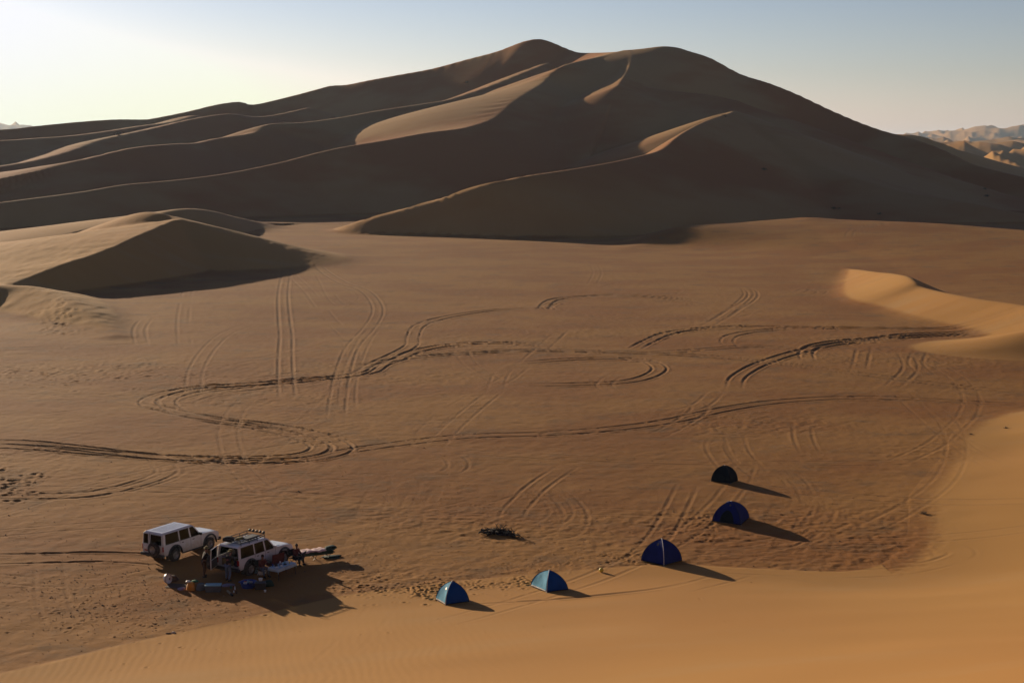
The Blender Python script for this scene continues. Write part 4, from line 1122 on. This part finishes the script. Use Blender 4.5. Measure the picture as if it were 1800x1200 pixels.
# ------------------------------------------------------------------ camp bed with bedding
cA, cB = spot(516, 974, .42), spot(586, 966, .42)
cc = ((cA[0] + cB[0]) / 2, (cA[1] + cB[1]) / 2); crz = math.atan2(cB[1] - cA[1], cB[0] - cA[0]); cl_ = math.hypot(cB[0] - cA[0], cB[1] - cA[1])
cl_ = min(cl_, 2.7)
BED = empty("camp_bed", (cc[0], cc[1], gz(*cc)), crz, label="low camp bed covered with bedding, in front of the car with the rack", cat="camp bed")
q = MB(); q.box(-cl_ / 2, cl_ / 2, -.33, .33, .36, .39); q.build("canvas", M['navy'], BED, bevel=.01)
for s in (-1, 1):
    q = MB(); q.tube([(-cl_ / 2, s * .34, .39), (cl_ / 2, s * .34, .39)], .018, 6); q.build("side_rail", M['black'], BED)
for xx in (-.85, 0, .85):
    for s in (-1, 1):
        q = MB(); q.tube([(xx - .2, s * .32, .38), (xx + .1, s * .30, 0)], .014, 6); q.build("leg", M['black'], BED)
        q = MB(); q.tube([(xx + .2, s * .32, .38), (xx - .1, s * .30, 0)], .014, 6); q.build("leg", M['black'], BED)
def on_bed(x, y, lift=.39):
    c_, s_ = math.cos(crz), math.sin(crz); return (cc[0] + c_ * x - s_ * y, cc[1] + s_ * x + c_ * y, BED.location.z + lift)
q = MB()
for i in range(21):
    for j in range(9):
        u, v = i / 20, j / 8
        q.v.append(((u - .5) * 1.85, (v - .5) * .70, .05 + .03 * math.sin(14 * u + 3 * v) + .02 * math.sin(31 * u) - .04 * abs(v - .5) * 2 * (abs(v - .5) > .4)))
for i in range(20):
    for j in range(8): a = i * 9 + j; q.f.append((a, a + 9, a + 10, a + 1)); q.m.append(0)
qm = MB(); qm.box(-1.2, 1.2, -.36, .36, -.14, .10); thing(qm, "mattress", M['dgreen'], on_bed(-.05, 0, .42), crz, "thick dark mattress hanging over the edges of the camp bed", "mattress", bevel=.06)
bl = thing(q, "pink_blanket", M['pink'], on_bed(-.22, .0, .50), crz, "pale pink blanket spread on the camp bed in the sun", "blanket"); bl.modifiers.new("s", 'SOLIDIFY').thickness = .03
q = MB(); rough_lump(q, (0, 0, 0), .36, .32, .22, 22, n=24, amp=.35); thing(q, "sleeping_bag", M['dgreen'], on_bed(1.05, .02, .48), crz, "dark green sleeping bag heaped on the far end of the camp bed", "sleeping bag")
q = MB(); rough_lump(q, (0, 0, 0), .26, .30, .16, 23, n=16, amp=.25); thing(q, "sleeping_bag", M['navy'], on_bed(-1.13, .0, .48), crz, "dark sleeping bag at the end of the camp bed nearest the car", "sleeping bag")
s1 = spot(583, 979); q = MB(); rough_lump(q, (0, 0, 0), .62, .30, .13, 24, n=24, amp=.35); thing(q, "quilt", M['dgreen'], (s1[0], s1[1], s1[2] - .02), .2, "dark quilt heaped on the sand at the far end of the camp bed", "quilt")
s1 = spot(531, 996); camp_chair(Vector((s1[0] - .2, s1[1] + .35, s1[2])), rz2 + 1.9, M['navy'], "navy folding chair between the table and the camp bed", w=.5)

# ------------------------------------------------------------------ luggage and boxes on the sand
def box_thing(nm, px, py, L, W_, H_, mat, rz, label, cat, lid=None, handle=False):
    s = spot(px, py); t = empty(nm, (s[0], s[1] + W_ * .4, s[2] - .01), rz, label=label, cat=cat)
    q = MB(); q.hexa([(-L * .47, -W_ * .46, 0), (L * .47, -W_ * .46, 0), (L * .47, W_ * .46, 0), (-L * .47, W_ * .46, 0)], [(-L * .5, -W_ * .5, H_), (L * .5, -W_ * .5, H_), (L * .5, W_ * .5, H_), (-L * .5, W_ * .5, H_)]); q.build("tub", mat, t, bevel=.02)
    if lid:
        q = MB(); q.box(-L * .52, L * .52, -W_ * .52, W_ * .52, H_ - .01, H_ + .05); q.build("lid", lid, t, bevel=.015)
    if handle:
        for sx in (-1, 1):
            q = MB(); q.tube([(sx * L * .5, -.1, H_ * .75), (sx * (L * .5 + .05), -.08, H_ * .8), (sx * (L * .5 + .05), .08, H_ * .8), (sx * L * .5, .1, H_ * .75)], .012, 5); q.build("handle", M['black'], t)
    return t
def lump_thing(nm, px, py, sx, sy, sz, mat, rz, label, cat, seed, amp=.18):
    s = spot(px, py); q = MB(); rough_lump(q, (0, 0, 0), sx, sy, sz, seed, n=18, amp=amp)
    return thing(q, nm, mat, (s[0], s[1] + sy * .6, s[2] - .02), rz, label, cat)
box_thing("cool_box", 374, 1040, .86, .46, .36, M['grey'], .05, "grey cool box with light blue lid beside the big grey bag", "cool box", M['lblue'], True)
lump_thing("grey_duffel_bag", 353, 1037, .27, .24, .40, M['grey'], .1, "large grey bag between the orange bag and the cool box", "bag", 31)
lump_thing("orange_bag", 335, 1037, .25, .22, .46, M['orange'], .0, "orange sack standing left of the large grey bag", "bag", 33, .14)
s = spot(340, 1036); q = MB(); rough_lump(q, (0, 0, 0), .20, .12, .10, 35, amp=.3); thing(q, "green_cloth", M['green'], (s[0] + .05, s[1] + .22, s[2] + .40), .4, "bright green cloth lying over the orange sack", "cloth")
s = spot(331, 1036); q = MB(); rough_lump(q, (0, 0, 0), .13, .09, .09, 36, amp=.3); thing(q, "pale_cloth", M['white'], (s[0] - .02, s[1] + .14, s[2] + .41), .1, "small pale cloth on top of the orange sack, left of the green cloth", "cloth")
lump_thing("crumpled_cloth", 318, 1036, .25, .20, .10, M['lilac'], .2, "crumpled lilac cloth on the brown mat left of the orange sack", "cloth", 37, .35)
s = spot(312, 1030); q = MB(); q.box(-.6, .6, -.4, .4, 0, .02); thing(q, "ground_mat", M['brown'], (s[0], s[1], s[2] + .015), -.25, "dark brown mat lying on the sand left of the orange sack", "mat", bevel=.005)
# white rimmed basin lying on its side
s = spot(292, 1024); BS = empty("basin", (s[0], s[1], s[2] + .27), 0, label="white basin tipped on its side at the left edge of the cars' shadow", cat="basin")
q = MB(); q.lathe([(.0, .0), (.20, .0), (.27, .05), (.30, .20), (.285, .20), (.255, .06), (.18, .02), (.0, .02)], 24, 'z'); q.build("bowl", M['white'], BS, rot=(R(10), R(82), R(-20)))
q = MB(); q.lathe([(.29, .19), (.31, .20), (.29, .21)], 24, 'z'); q.build("rim", M['brown'], BS, rot=(R(10), R(82), R(-20)))
s = spot(302, 1021); q = MB(); rough_lump(q, (0, 0, 0), .32, .26, .34, 41); thing(q, "brown_sack", M['brown'], (s[0], s[1] + .1, s[2] - .02), .3, "dark brown sack beside the tipped white basin", "sack")
# jugs, bags, crates beside the car
def jug(px, py, h, r, mat, label, grp="jugs and canisters beside the car"):
    s = spot(px, py); t = empty("water_canister", (s[0], s[1] + r, s[2] - .01), random.uniform(-.4, .4), label=label, cat="canister", group=grp)
    q = MB(); q.box(-r, r, -r * .6, r * .6, 0, h * .82); q.build("tank", mat, t, bevel=.03)
    q = MB(); q.tube([(-r * .6, 0, h * .80), (-r * .5, 0, h), (r * .1, 0, h), (r * .2, 0, h * .8)], .016, 6); q.build("handle", mat, t)
    q = MB(); q.lathe([(.0, 0), (.03, 0), (.03, .05), (0, .05)], 10, 'z'); q.build("cap", M['blue'], t, loc=(r * .6, 0, h * .81))
jug(449, 1008, .42, .13, M['lblue'], "light blue water canister beside the white bags")
lump_thing("white_bag", 457, 1010, .15, .14, .28, M['white'], 0, "white bag right of the light blue canister", "bag", 51)
lump_thing("white_bag", 464, 1007, .14, .13, .34, M['white'], .4, "taller white bag behind the first one, nearer the table", "bag", 53)
lump_thing("folded_blanket", 400, 1030, .34, .22, .12, M['lilac'], .2, "lilac blanket folded on the sand by the jeans of the standing person", "blanket", 55, .25)
# blue wash tub with dishes
s = spot(435, 1034); TB = empty("wash_tub", (s[0], s[1] + .3, s[2] - .01), 0, label="round deep blue wash tub full of dishes", cat="tub")
q = MB(); q.lathe([(.0, .0), (.36, .0), (.46, .32), (.49, .33), (.45, .30), (.36, .05), (.0, .04)], 26, 'z'); q.build("shell", M['blue'], TB)
for s_ in (-1, 1):
    q = MB(); q.tube([(s_ * .47, -.1, .30), (s_ * .54, -.07, .31), (s_ * .54, .07, .31), (s_ * .47, .1, .30)], .014, 5); q.build("handle", M['blue'], TB)
tl = TB.location
for (dx, dy, r_, mt, nm, lb, ct) in ((-.15, -.08, .13, 'white', "plate", "white plate at the front of the blue wash tub", "plate"), (.14, .0, .12, 'metal', "cooking_pot", "metal pot in the right half of the blue wash tub", "pot"),
                                 (-.05, .20, .10, 'lblue', "bowl", "pale blue bowl at the back of the blue wash tub", "bowl"), (-.20, .12, .09, 'amber', "cup", "orange cup at the left of the blue wash tub", "cup")):
    q = MB(); q.lathe([(.0, .0), (r_ * .7, .0), (r_, .12), (r_ * .93, .12), (r_ * .6, .02), (0, .02)], 16, 'z'); o = thing(q, nm, M[mt], (tl.x + dx, tl.y + dy, tl.z + .20), 0, lb, ct, "dishes in the blue wash tub"); o.rotation_euler = (R(dx * 90), R(dy * 90), 0)
box_thing("black_crate", 457, 1036, .60, .45, .40, M['black'], .1, "black crate right of the blue wash tub", "crate", None, True)
s = spot(457, 1034); q = MB(); q.lathe([(.0, 0), (.09, 0), (.12, .14), (.11, .14), (0, .02)], 16, 'z'); thing(q, "white_jug", M['white'], (s[0], s[1] + .25, s[2] + .39), 0, "white jug standing on the black crate", "jug")
lump_thing("green_bag", 472, 1030, .26, .24, .34, M['dgreen'], .3, "dark green bag right of the black crate", "bag", 61)
s = spot(466, 1040); q = MB(); q.lathe([(.0, 0), (.05, 0), (.07, .12), (.06, .12), (0, .02)], 12, 'z'); thing(q, "white_cup", M['white'], (s[0], s[1], s[2]), 0, "small white cup alone on the shaded sand", "cup")
# log with charred end, small bottles
s = spot(400, 1040); e = spot(409, 1048); q = MB(); q.tube([(s[0], s[1], s[2] + .07), ((s[0] * .3 + e[0] * .7), (s[1] * .3 + e[1] * .7), (s[2] + e[2]) / 2 + .07)], [.06, .07], 8, 0)
q.tube([((s[0] * .3 + e[0] * .7), (s[1] * .3 + e[1] * .7), (s[2] + e[2]) / 2 + .071), (e[0], e[1], e[2] + .07)], [.072, .06], 8, 1)
o = q.build("log", [M['wood'], M['charcoal']], None); tag(o, "short pale log with a charred end in front of the cars", "log")
for (px, py, h, mt, lb) in ((413, 1036, .22, 'white', "white bottle nearest the blue wash tub"), (411, 1041, .14, 'white', "short white bottle beside the charred log"), (416, 1043, .18, 'brown', "brown bottle right of the charred log"), (406, 1034, .2, 'green', "green bottle behind the charred log")):
    s = spot(px, py); q = MB(); q.lathe([(.0, 0), (.04, 0), (.042, h * .6), (.016, h * .8), (.016, h), (0, h)], 10, 'z'); thing(q, "bottle", M[mt], (s[0], s[1], s[2] - .005), 0, lb, "bottle", "bottles in front of the cars")
s = spot(305, 1112); q = MB(); rough_lump(q, (0, 0, 0), .10, .07, .09, 71, amp=.3); thing(q, "pale_stone", M['stone'], (s[0], s[1], s[2] - .01), 0, "pale stone at the edge of the golden sand, lower left", "stone")
s = spot(296, 1113); q = MB(); rough_lump(q, (0, 0, 0), .12, .07, .06, 72, amp=.3); thing(q, "dark_stone", M['brown'], (s[0], s[1], s[2] - .01), 0, "dark stone left of the pale stone, lower left", "stone")
# yellow ball
s = spot(1057, 1005); q = MB(); q.ball((0, 0, .12), .135, n=18); thing(q, "ball", M['yellow'], (s[0], s[1], s[2] + .01), 0, "small yellow ball on the sand between the tents", "ball")

# ------------------------------------------------------------------ firewood
s = spot(880, 938)
FW = empty("firewood_heap", (s[0], s[1], s[2]), 0, label="heap of dead black branches on the sand", cat="firewood")
rg = random.Random(12)
def branch(a, b, r, nm="branch", mat='charcoal'):
    q = MB(); A = Vector(a); B = Vector(b); n = 5; P = []
    for i in range(n + 1):
        t = i / n; j = Vector((rg.uniform(-1, 1), rg.uniform(-1, 1), rg.uniform(-.6, .6))) * .06 * (B - A).length * (0 < i < n)
        P.append(A.lerp(B, t) + j)
    q.tube(P, [r * (1 - .6 * i / n) for i in range(n + 1)], 6)
    for i in (2, 3, 4):
        d = Vector((rg.uniform(-1, 1), rg.uniform(-1, 1), rg.uniform(0, .8))).normalized() * (B - A).length * .25
        q.tube([P[i], P[i] + d * .5 + Vector((0, 0, .02)), P[i] + d], [r * .5, r * .35, r * .15], 5)
    q.build(nm, M[mat], FW)
br = [((-1.25, .65, .12), (.1, .1, .25), .06), ((-1.3, .4, .08), (.2, .0, .12), .05), ((-.85, -.35, .06), (.2, .05, .15), .07), ((-.3, .3, .05), (1.2, -1.15, .10), .07), ((-.1, .2, .2), (1.0, -.7, .12), .06),
      ((0, 0, .05), (-.35, .5, .55), .04), ((.05, 0, .05), (.35, .6, .50), .04), ((-.1, .1, .1), (.05, .8, .40), .035), ((.3, .0, .15), (1.5, -1.3, .05), .045), ((-.5, -.1, .1), (.7, -.2, .2), .06), ((-.2, -.3, .06), (.9, -.95, .12), .06),
      ((.1, .3, .1), (.9, -.3, .25), .05), ((-.6, .3, .2), (.5, .3, .15), .05), ((-.9, .2, .05), (-.2, -.3, .2), .04), ((.2, -.1, .3), (-.4, .2, .28), .05), ((.4, -.5, .05), (1.3, -.6, .1), .035), ((-.2, .5, .06), (.4, -.3, .3), .04)]
for a, b, r_ in br: branch(a, b, r_ * 1.15)
for k in range(6):
    a = (rg.uniform(-.5, .3), rg.uniform(-.4, .4), rg.uniform(.05, .3)); an = rg.choice([rg.uniform(2.6, 3.6), rg.uniform(-.9, -.5)]); L = rg.uniform(.6, 1.3)
    branch(a, (a[0] + math.cos(an) * L, a[1] + math.sin(an) * L, rg.uniform(.05, .2)), rg.uniform(.05, .08))

# ------------------------------------------------------------------ tents
def tent_mat(name, col, trans=.25):
    m = bpy.data.materials.new(name); m.use_nodes = True
    nt = m.node_tree; nt.nodes.clear()
    out = nt.nodes.new("ShaderNodeOutputMaterial"); b = nt.nodes.new("ShaderNodeBsdfPrincipled"); tr = nt.nodes.new("ShaderNodeBsdfTranslucent"); mx = nt.nodes.new("ShaderNodeMixShader")
    tc = nt.nodes.new("ShaderNodeTexCoord")
    c = mix(nt, ramp(nt, noise(nt, tc.outputs['Object'], 2.5, 4, .6), .35, .75), col, tuple(x * .75 for x in col))
    nt.links.new(c, b.inputs['Base Color']); nt.links.new(c, tr.inputs[0]); b.inputs['Roughness'].default_value = .8; b.inputs['Specular IOR Level'].default_value = .15
    bp = nt.nodes.new("ShaderNodeBump"); bp.inputs['Strength'].default_value = .35; bp.inputs['Distance'].default_value = .03
    nt.links.new(noise(nt, tc.outputs['Object'], 5, 4, .5, (1, 1, .35)), bp.inputs['Height']); nt.links.new(bp.outputs[0], b.inputs['Normal'])
    mx.inputs[0].default_value = trans
    nt.links.new(b.outputs[0], mx.inputs[1]); nt.links.new(tr.outputs[0], mx.inputs[2]); nt.links.new(mx.outputs[0], out.inputs[0])
    return m
T_LIT = tent_mat("blue_nylon_sunlit", (.13, .42, .62)); T_SHADED = tent_mat("blue_nylon_shaded", (.009, .085, .36)); T_NAVY = tent_mat("navy_nylon", (.008, .020, .17), .12); T_BLACK = tent_mat("dark_nylon", (.004, .010, .018), .08)  # first two: one blue cloth, sun and shade painted as paler and darker copies

def tent(left, front, right, H, mats, label, seam, hem, door=None, emblem=None, rnd=0.0):
    """left, front, right: pixels of three corners of the floor; mats: cloth of the left-front, right-front, right-back, left-back panels"""
    L_, F_, R_ = [Vector(spot(*p)) for p in (left, front, right)]
    u = F_ - L_; v = R_ - F_
    a = u.length; b = v.length
    c = (L_ + R_) / 2
    yaw = math.atan2(u.y, u.x)
    # square up the floor
    ax = Vector((math.cos(yaw), math.sin(yaw), 0)); ay = Vector((-math.sin(yaw), math.cos(yaw), 0))
    c = L_ + ax * a / 2 + ay * b / 2
    g = min(gz(c.x + dx * .6, c.y + dy * .6) for dx in (-1, 0, 1) for dy in (-1, 0, 1))
    t = empty("dome_tent", (c.x, c.y, g + .02), yaw, label=label, cat="tent", group="dome tents in a curved row")
    hx, hy = a / 2, b / 2
    lift = [max(gz(*(c + ax * sx * hx + ay * sy * hy).xy) - g, 0) for sx, sy in ((-1, -1), (1, -1), (1, 1), (-1, 1))]
    def corner(k, f):             # f: 0 foot .. 1 apex along the pole
        sx, sy = ((-1, -1), (1, -1), (1, 1), (-1, 1))[k]
        an = f * math.pi / 2
        rr_ = (1 - f ** 1.8) * (1 - rnd) + math.cos(an) * rnd; z = H * ((1 - (1 - f) ** 1.35) * (1 - rnd) + math.sin(an) * rnd)
        return Vector((sx * hx * rr_, sy * hy * rr_, z + lift[k] * (1 - f) * .8))
    NF, NE = 14, 10
    names = [(0, 1), (1, 2), (2, 3), (3, 0)]
    for pi, (k0, k1) in enumerate(names):
        q = MB()
        for i in range(NF + 1):
            f = i / NF
            A, B = corner(k0, f), corner(k1, f)
            for j in range(NE + 1):
                s_ = j / NE; p = A.lerp(B, s_)
                sag = math.sin(math.pi * s_) * .055 * math.sin(math.pi * min(f * 1.2, 1)) * max(a, b)
                outw = Vector((p.x / hx ** 1, p.y / hy ** 1, 0)); inw = -(A + B).normalized() * sag
                wr = .012 * math.sin(9 * s_ + 7 * f) * math.sin(math.pi * s_)
                p = p + Vector((inw.x, inw.y, 0)) * (1 + wr * 10) 
                if i == 0: p.z = p.z + .05 * math.sin(math.pi * s_)
                q.v.append(tuple(p))
        for i in range(NF):
            for j in range(NE):
                w = i * (NE + 1) + j; q.f.append((w, w + 1, w + NE + 2, w + NE + 1)); q.m.append(1 if (hem and i == 0 and pi in hem) else 0)
        o = q.build("canopy_panel", [mats[pi], M['white']], t)
        o.modifiers.new("s", 'SOLIDIFY').thickness = .006
    for k in range(4):            # pole sleeve on each rib
        q = MB(); q.tube([corner(k, i / 14) * 1.0 + Vector((0, 0, .008)) for i in range(15)], .016 if k in seam else .011, 6)
        q.build("pole_sleeve", M['white'] if k in seam else M['dark'], t)
    q = MB(); q.ball((0, 0, H + .01), .05, .05, .025, n=10); q.build("top_cap", M['white'], t)
    q = MB(); q.hexa([(-hx, -hy, lift[0]), (hx, -hy, lift[1]), (hx, hy, lift[2]), (-hx, hy, lift[3])], [(-hx, -hy, .03 + lift[0]), (hx, -hy, .03 + lift[1]), (hx, hy, .03 + lift[2]), (-hx, hy, .03 + lift[3])]); q.build("floor", M['dark'], t)
    def on_panel(pi, f, s_):
        k0, k1 = names[pi]; A, B = corner(k0, f), corner(k1, f); p = A.lerp(B, s_)
        sag = math.sin(math.pi * s_) * .055 * math.sin(math.pi * min(f * 1.2, 1)) * max(a, b); inw = -(A + B).normalized() * sag
        return p + Vector((inw.x, inw.y, 0)) - Vector((inw.x, inw.y, 0)).normalized() * .012
    def patch(nm, pi, f0, f1, s0, s1, mat, shape=None):
        q = MB(); n = 8
        for i in range(n + 1):
            for j in range(n + 1):
                u_, w_ = i / n, j / n
                if shape == 'round':
                    an = 2 * math.pi * w_; fu = (f0 + f1) / 2 + (f1 - f0) / 2 * u_ * math.sin(an); su = (s0 + s1) / 2 + (s1 - s0) / 2 * u_ * math.cos(an)
                elif shape == 'arch':
                    fu = f0 + (f1 - f0) * u_; half = (s1 - s0) / 2 * math.sqrt(max(1 - u_ ** 2.2, 0.0001)); su = (s0 + s1) / 2 + (w_ * 2 - 1) * half
                else: fu = f0 + (f1 - f0) * u_; su = s0 + (s1 - s0) * w_
                q.v.append(tuple(on_panel(pi, fu, su)))
        for i in range(n):
            for j in range(n): w = i * (n + 1) + j; q.f.append((w, w + 1, w + n + 2, w + n + 1)); q.m.append(0)
        o = q.build(nm, mat, t); o.modifiers.new("s", 'SOLIDIFY').thickness = .004; return o
    if emblem: patch("emblem", emblem[0], emblem[1], emblem[1] + .12, emblem[2], emblem[2] + .18, M[emblem[3]], 'round')
    if door: patch("door_flap", door[0], .03, door[1], .25, .75, door[2], 'arch')
    for (k, dx) in ((0, -1), (1, 1), (2, 1), (3, -1)):
        sx, sy = ((-1, -1), (1, -1), (1, 1), (-1, 1))[k]
        q = MB(); q.tube([(sx * hx, sy * hy, .03 + lift[k]), (sx * (hx + .12), sy * (hy + .12), lift[k] - .02)], .008, 5); q.build("peg", M['metal'], t)
    return t
tent((766, 1054), (783, 1063), (818, 1055), 1.15, [T_LIT, T_SHADED, T_SHADED, T_LIT], "smallest blue tent, nearest the cars, with one pale sunlit side", [1], [0], None, (0, .52, .55, 'amber'))
tent((933, 1030), (961, 1041), (994, 1035), 1.08, [T_LIT, T_SHADED, T_SHADED, T_LIT], "blue tent with one pale sunlit side, left of the yellow ball", [1], [0], None, None, .1)
tent((1127, 985), (1167, 994), (1206, 988), 1.36, [T_NAVY, T_NAVY, T_NAVY, T_NAVY], "navy tent with a white stripe down its front edge, right of the yellow ball", [1], [], None, (0, .62, .45, 'seat'), .2)
tent((1252, 916), (1302, 923), (1323, 912), 1.30, [T_NAVY, T_NAVY, T_NAVY, T_NAVY], "widest navy tent, between the striped tent and the farthest black one", [], [], (0, .5, T_BLACK), (0, .68, .5, 'seat'), .35)
tent((1250, 846), (1284, 850), (1298, 845), 1.18, [T_BLACK, T_BLACK, T_BLACK, T_BLACK], "small black tent farthest from the camera", [], [], (0, .4, T_BLACK), None, .8)

# ------------------------------------------------------------------ shrubs
def shrub(px, py, size, label, depth=None):
    if depth is None: s = spot(px, py)
    else: s = at_depth(px, py, depth); s = (s[0], s[1], gz(s[0], s[1]))
    t = empty("desert_shrub", (s[0], s[1], s[2] - .05), random.uniform(0, 6), label=label, cat="shrub", group="dry shrubs scattered over the sand")
    rg = random.Random(int(px * 7 + py))
    q = MB(); q2 = MB()
    for k in range(26):
        a = rg.uniform(0, 6.28); el = rg.uniform(.25, 1.4); L = size * rg.uniform(.6, 1.0)
        e = Vector((math.cos(a) * math.cos(el) * L, math.sin(a) * math.cos(el) * L, math.sin(el) * L * .7))
        q.tube([(0, 0, 0), tuple(e * .5 + Vector((0, 0, .05 * size))), tuple(e)], [.03 * size, .02 * size, .008 * size], 4)
        for m_ in range(10):
            c = e * rg.uniform(.45, 1.05) + Vector([rg.uniform(-.12, .12) * size for _ in range(3)])
            d1 = Vector([rg.uniform(-1, 1) for _ in range(3)]).normalized() * .07 * size; d2 = Vector([rg.uniform(-1, 1) for _ in range(3)]).normalized() * .05 * size
            q2.add([c - d1, c + d2, c + d1, c - d2], [(0, 1, 2, 3)])
    q.build("stem", M['wood'], t); q2.build("foliage", M['shrub'], t, smooth=False)
    return t
def spot_far(px, py):
    """march along the line of sight until it meets the sheet"""
    d = ray(px, py); Y = 60.0
    while Y < 3000:
        x = d[0] / d[1] * Y; z = CAM_Z + d[2] / d[1] * Y
        if gz(x, Y) > z: return Y
        Y *= 1.004
    return Y
for (px, py, sz, lb) in ((1272, 206, 1.6, "dry shrub high on the dark dune face, below the summit"), (1343, 300, 1.6, "dry shrub on the dark dune face, midway down"), (1465, 370, 1.3, "dry shrub near the foot of the large dune, left of two"),
                     (1475, 369, 1.0, "small dry shrub right beside another at the dune foot"), (1546, 379, 1.3, "dry shrub at the dune foot above the low crest"), (1735, 346, 1.5, "dry shrub low on the right flank of the large dune"),
                     (1731, 334, 1.2, "dry shrub uphill of another on the right flank"), (208, 238, 2.6, "dark shrub on the ridge at far left"), (820, 148, 2.2, "dark shrub high on the left face of the large dune"),
                     (1624, 904, .38, "small dry tuft where the golden sand begins at right"), (1768, 754, .30, "tiny dark tuft on the golden slope at the right edge"), (1707, 764, .28, "tiny dark tuft left of another on the golden slope")):
    shrub(px, py, sz, lb, spot_far(px, py))
# scattered stones and clods of the plain
rg = random.Random(5)
q = MB()
for k in range(2600):
    if rg.random() < .45: px, py = rg.gauss(230, 170), rg.gauss(1050, 50)
    else: px, py = rg.uniform(-20, 1600), rg.uniform(780, 1060)
    if py > 1250 or px < -40: continue
    x, y, _ = at_height(px, py); d = Vector((x, y))
    i = min(np.searchsorted(ROWS, d.length), NR - 1); j = min(np.searchsorted(COLS, math.atan2(x, y)), NC - 1)
    if SAND[i, j] > .3 and rg.random() > .06: continue
    r_ = rg.uniform(.018, .05) if rg.random() > .05 else rg.uniform(.05, .09)
    z = gz(x, y); v = []
    for (a_, b_, c_) in ((1, 0, 0), (0, 1, 0), (-1, 0, 0), (0, -1, 0)): v.append((x + a_ * r_ * rg.uniform(.7, 1.4), y + b_ * r_ * rg.uniform(.7, 1.4), z - .01))
    v.append((x + r_ * rg.uniform(-.3, .3), y + r_ * rg.uniform(-.3, .3), z + r_ * rg.uniform(.5, 1)))
    q.add(v, [(0, 1, 4), (1, 2, 4), (2, 3, 4), (3, 0, 4)])
o = q.build("gravel", plain("clod_brown", (.17, .10, .055), .95), None, smooth=False); tag(o, "small stones and clods scattered over the plain", "gravel", None, "stuff")
# ------------------------------------------------------------------ the air: one closed box of thin haze
def build_haze():
    me = bpy.data.meshes.new("haze")
    x0, x1, y0, y1, z0, z1 = -24000, 24000, -400, 27000, -45, 125
    v = [(x, y, z) for x in (x0, x1) for y in (y0, y1) for z in (z0, z1)]
    f = [(0, 1, 3, 2), (4, 6, 7, 5), (0, 4, 5, 1), (2, 3, 7, 6), (0, 2, 6, 4), (1, 5, 7, 3)]
    me.from_pydata(v, [], f); me.update()
    m = bpy.data.materials.new("haze_air"); m.use_nodes = True
    nt = m.node_tree; nt.nodes.clear()
    out = nt.nodes.new("ShaderNodeOutputMaterial"); pv = nt.nodes.new("ShaderNodeVolumePrincipled")
    pv.inputs['Color'].default_value = (0.62, 0.80, 1.0, 1)
    pv.inputs['Density'].default_value = 4e-5
    pv.inputs['Anisotropy'].default_value = 0.3
    nt.links.new(pv.outputs[0], out.inputs['Volume'])
    me.materials.append(m)
    o = bpy.data.objects.new("haze", me); COL.objects.link(o)
    tag(o, "thin pale desert haze in the air", None, None, "stuff")
if HAZE: build_haze()
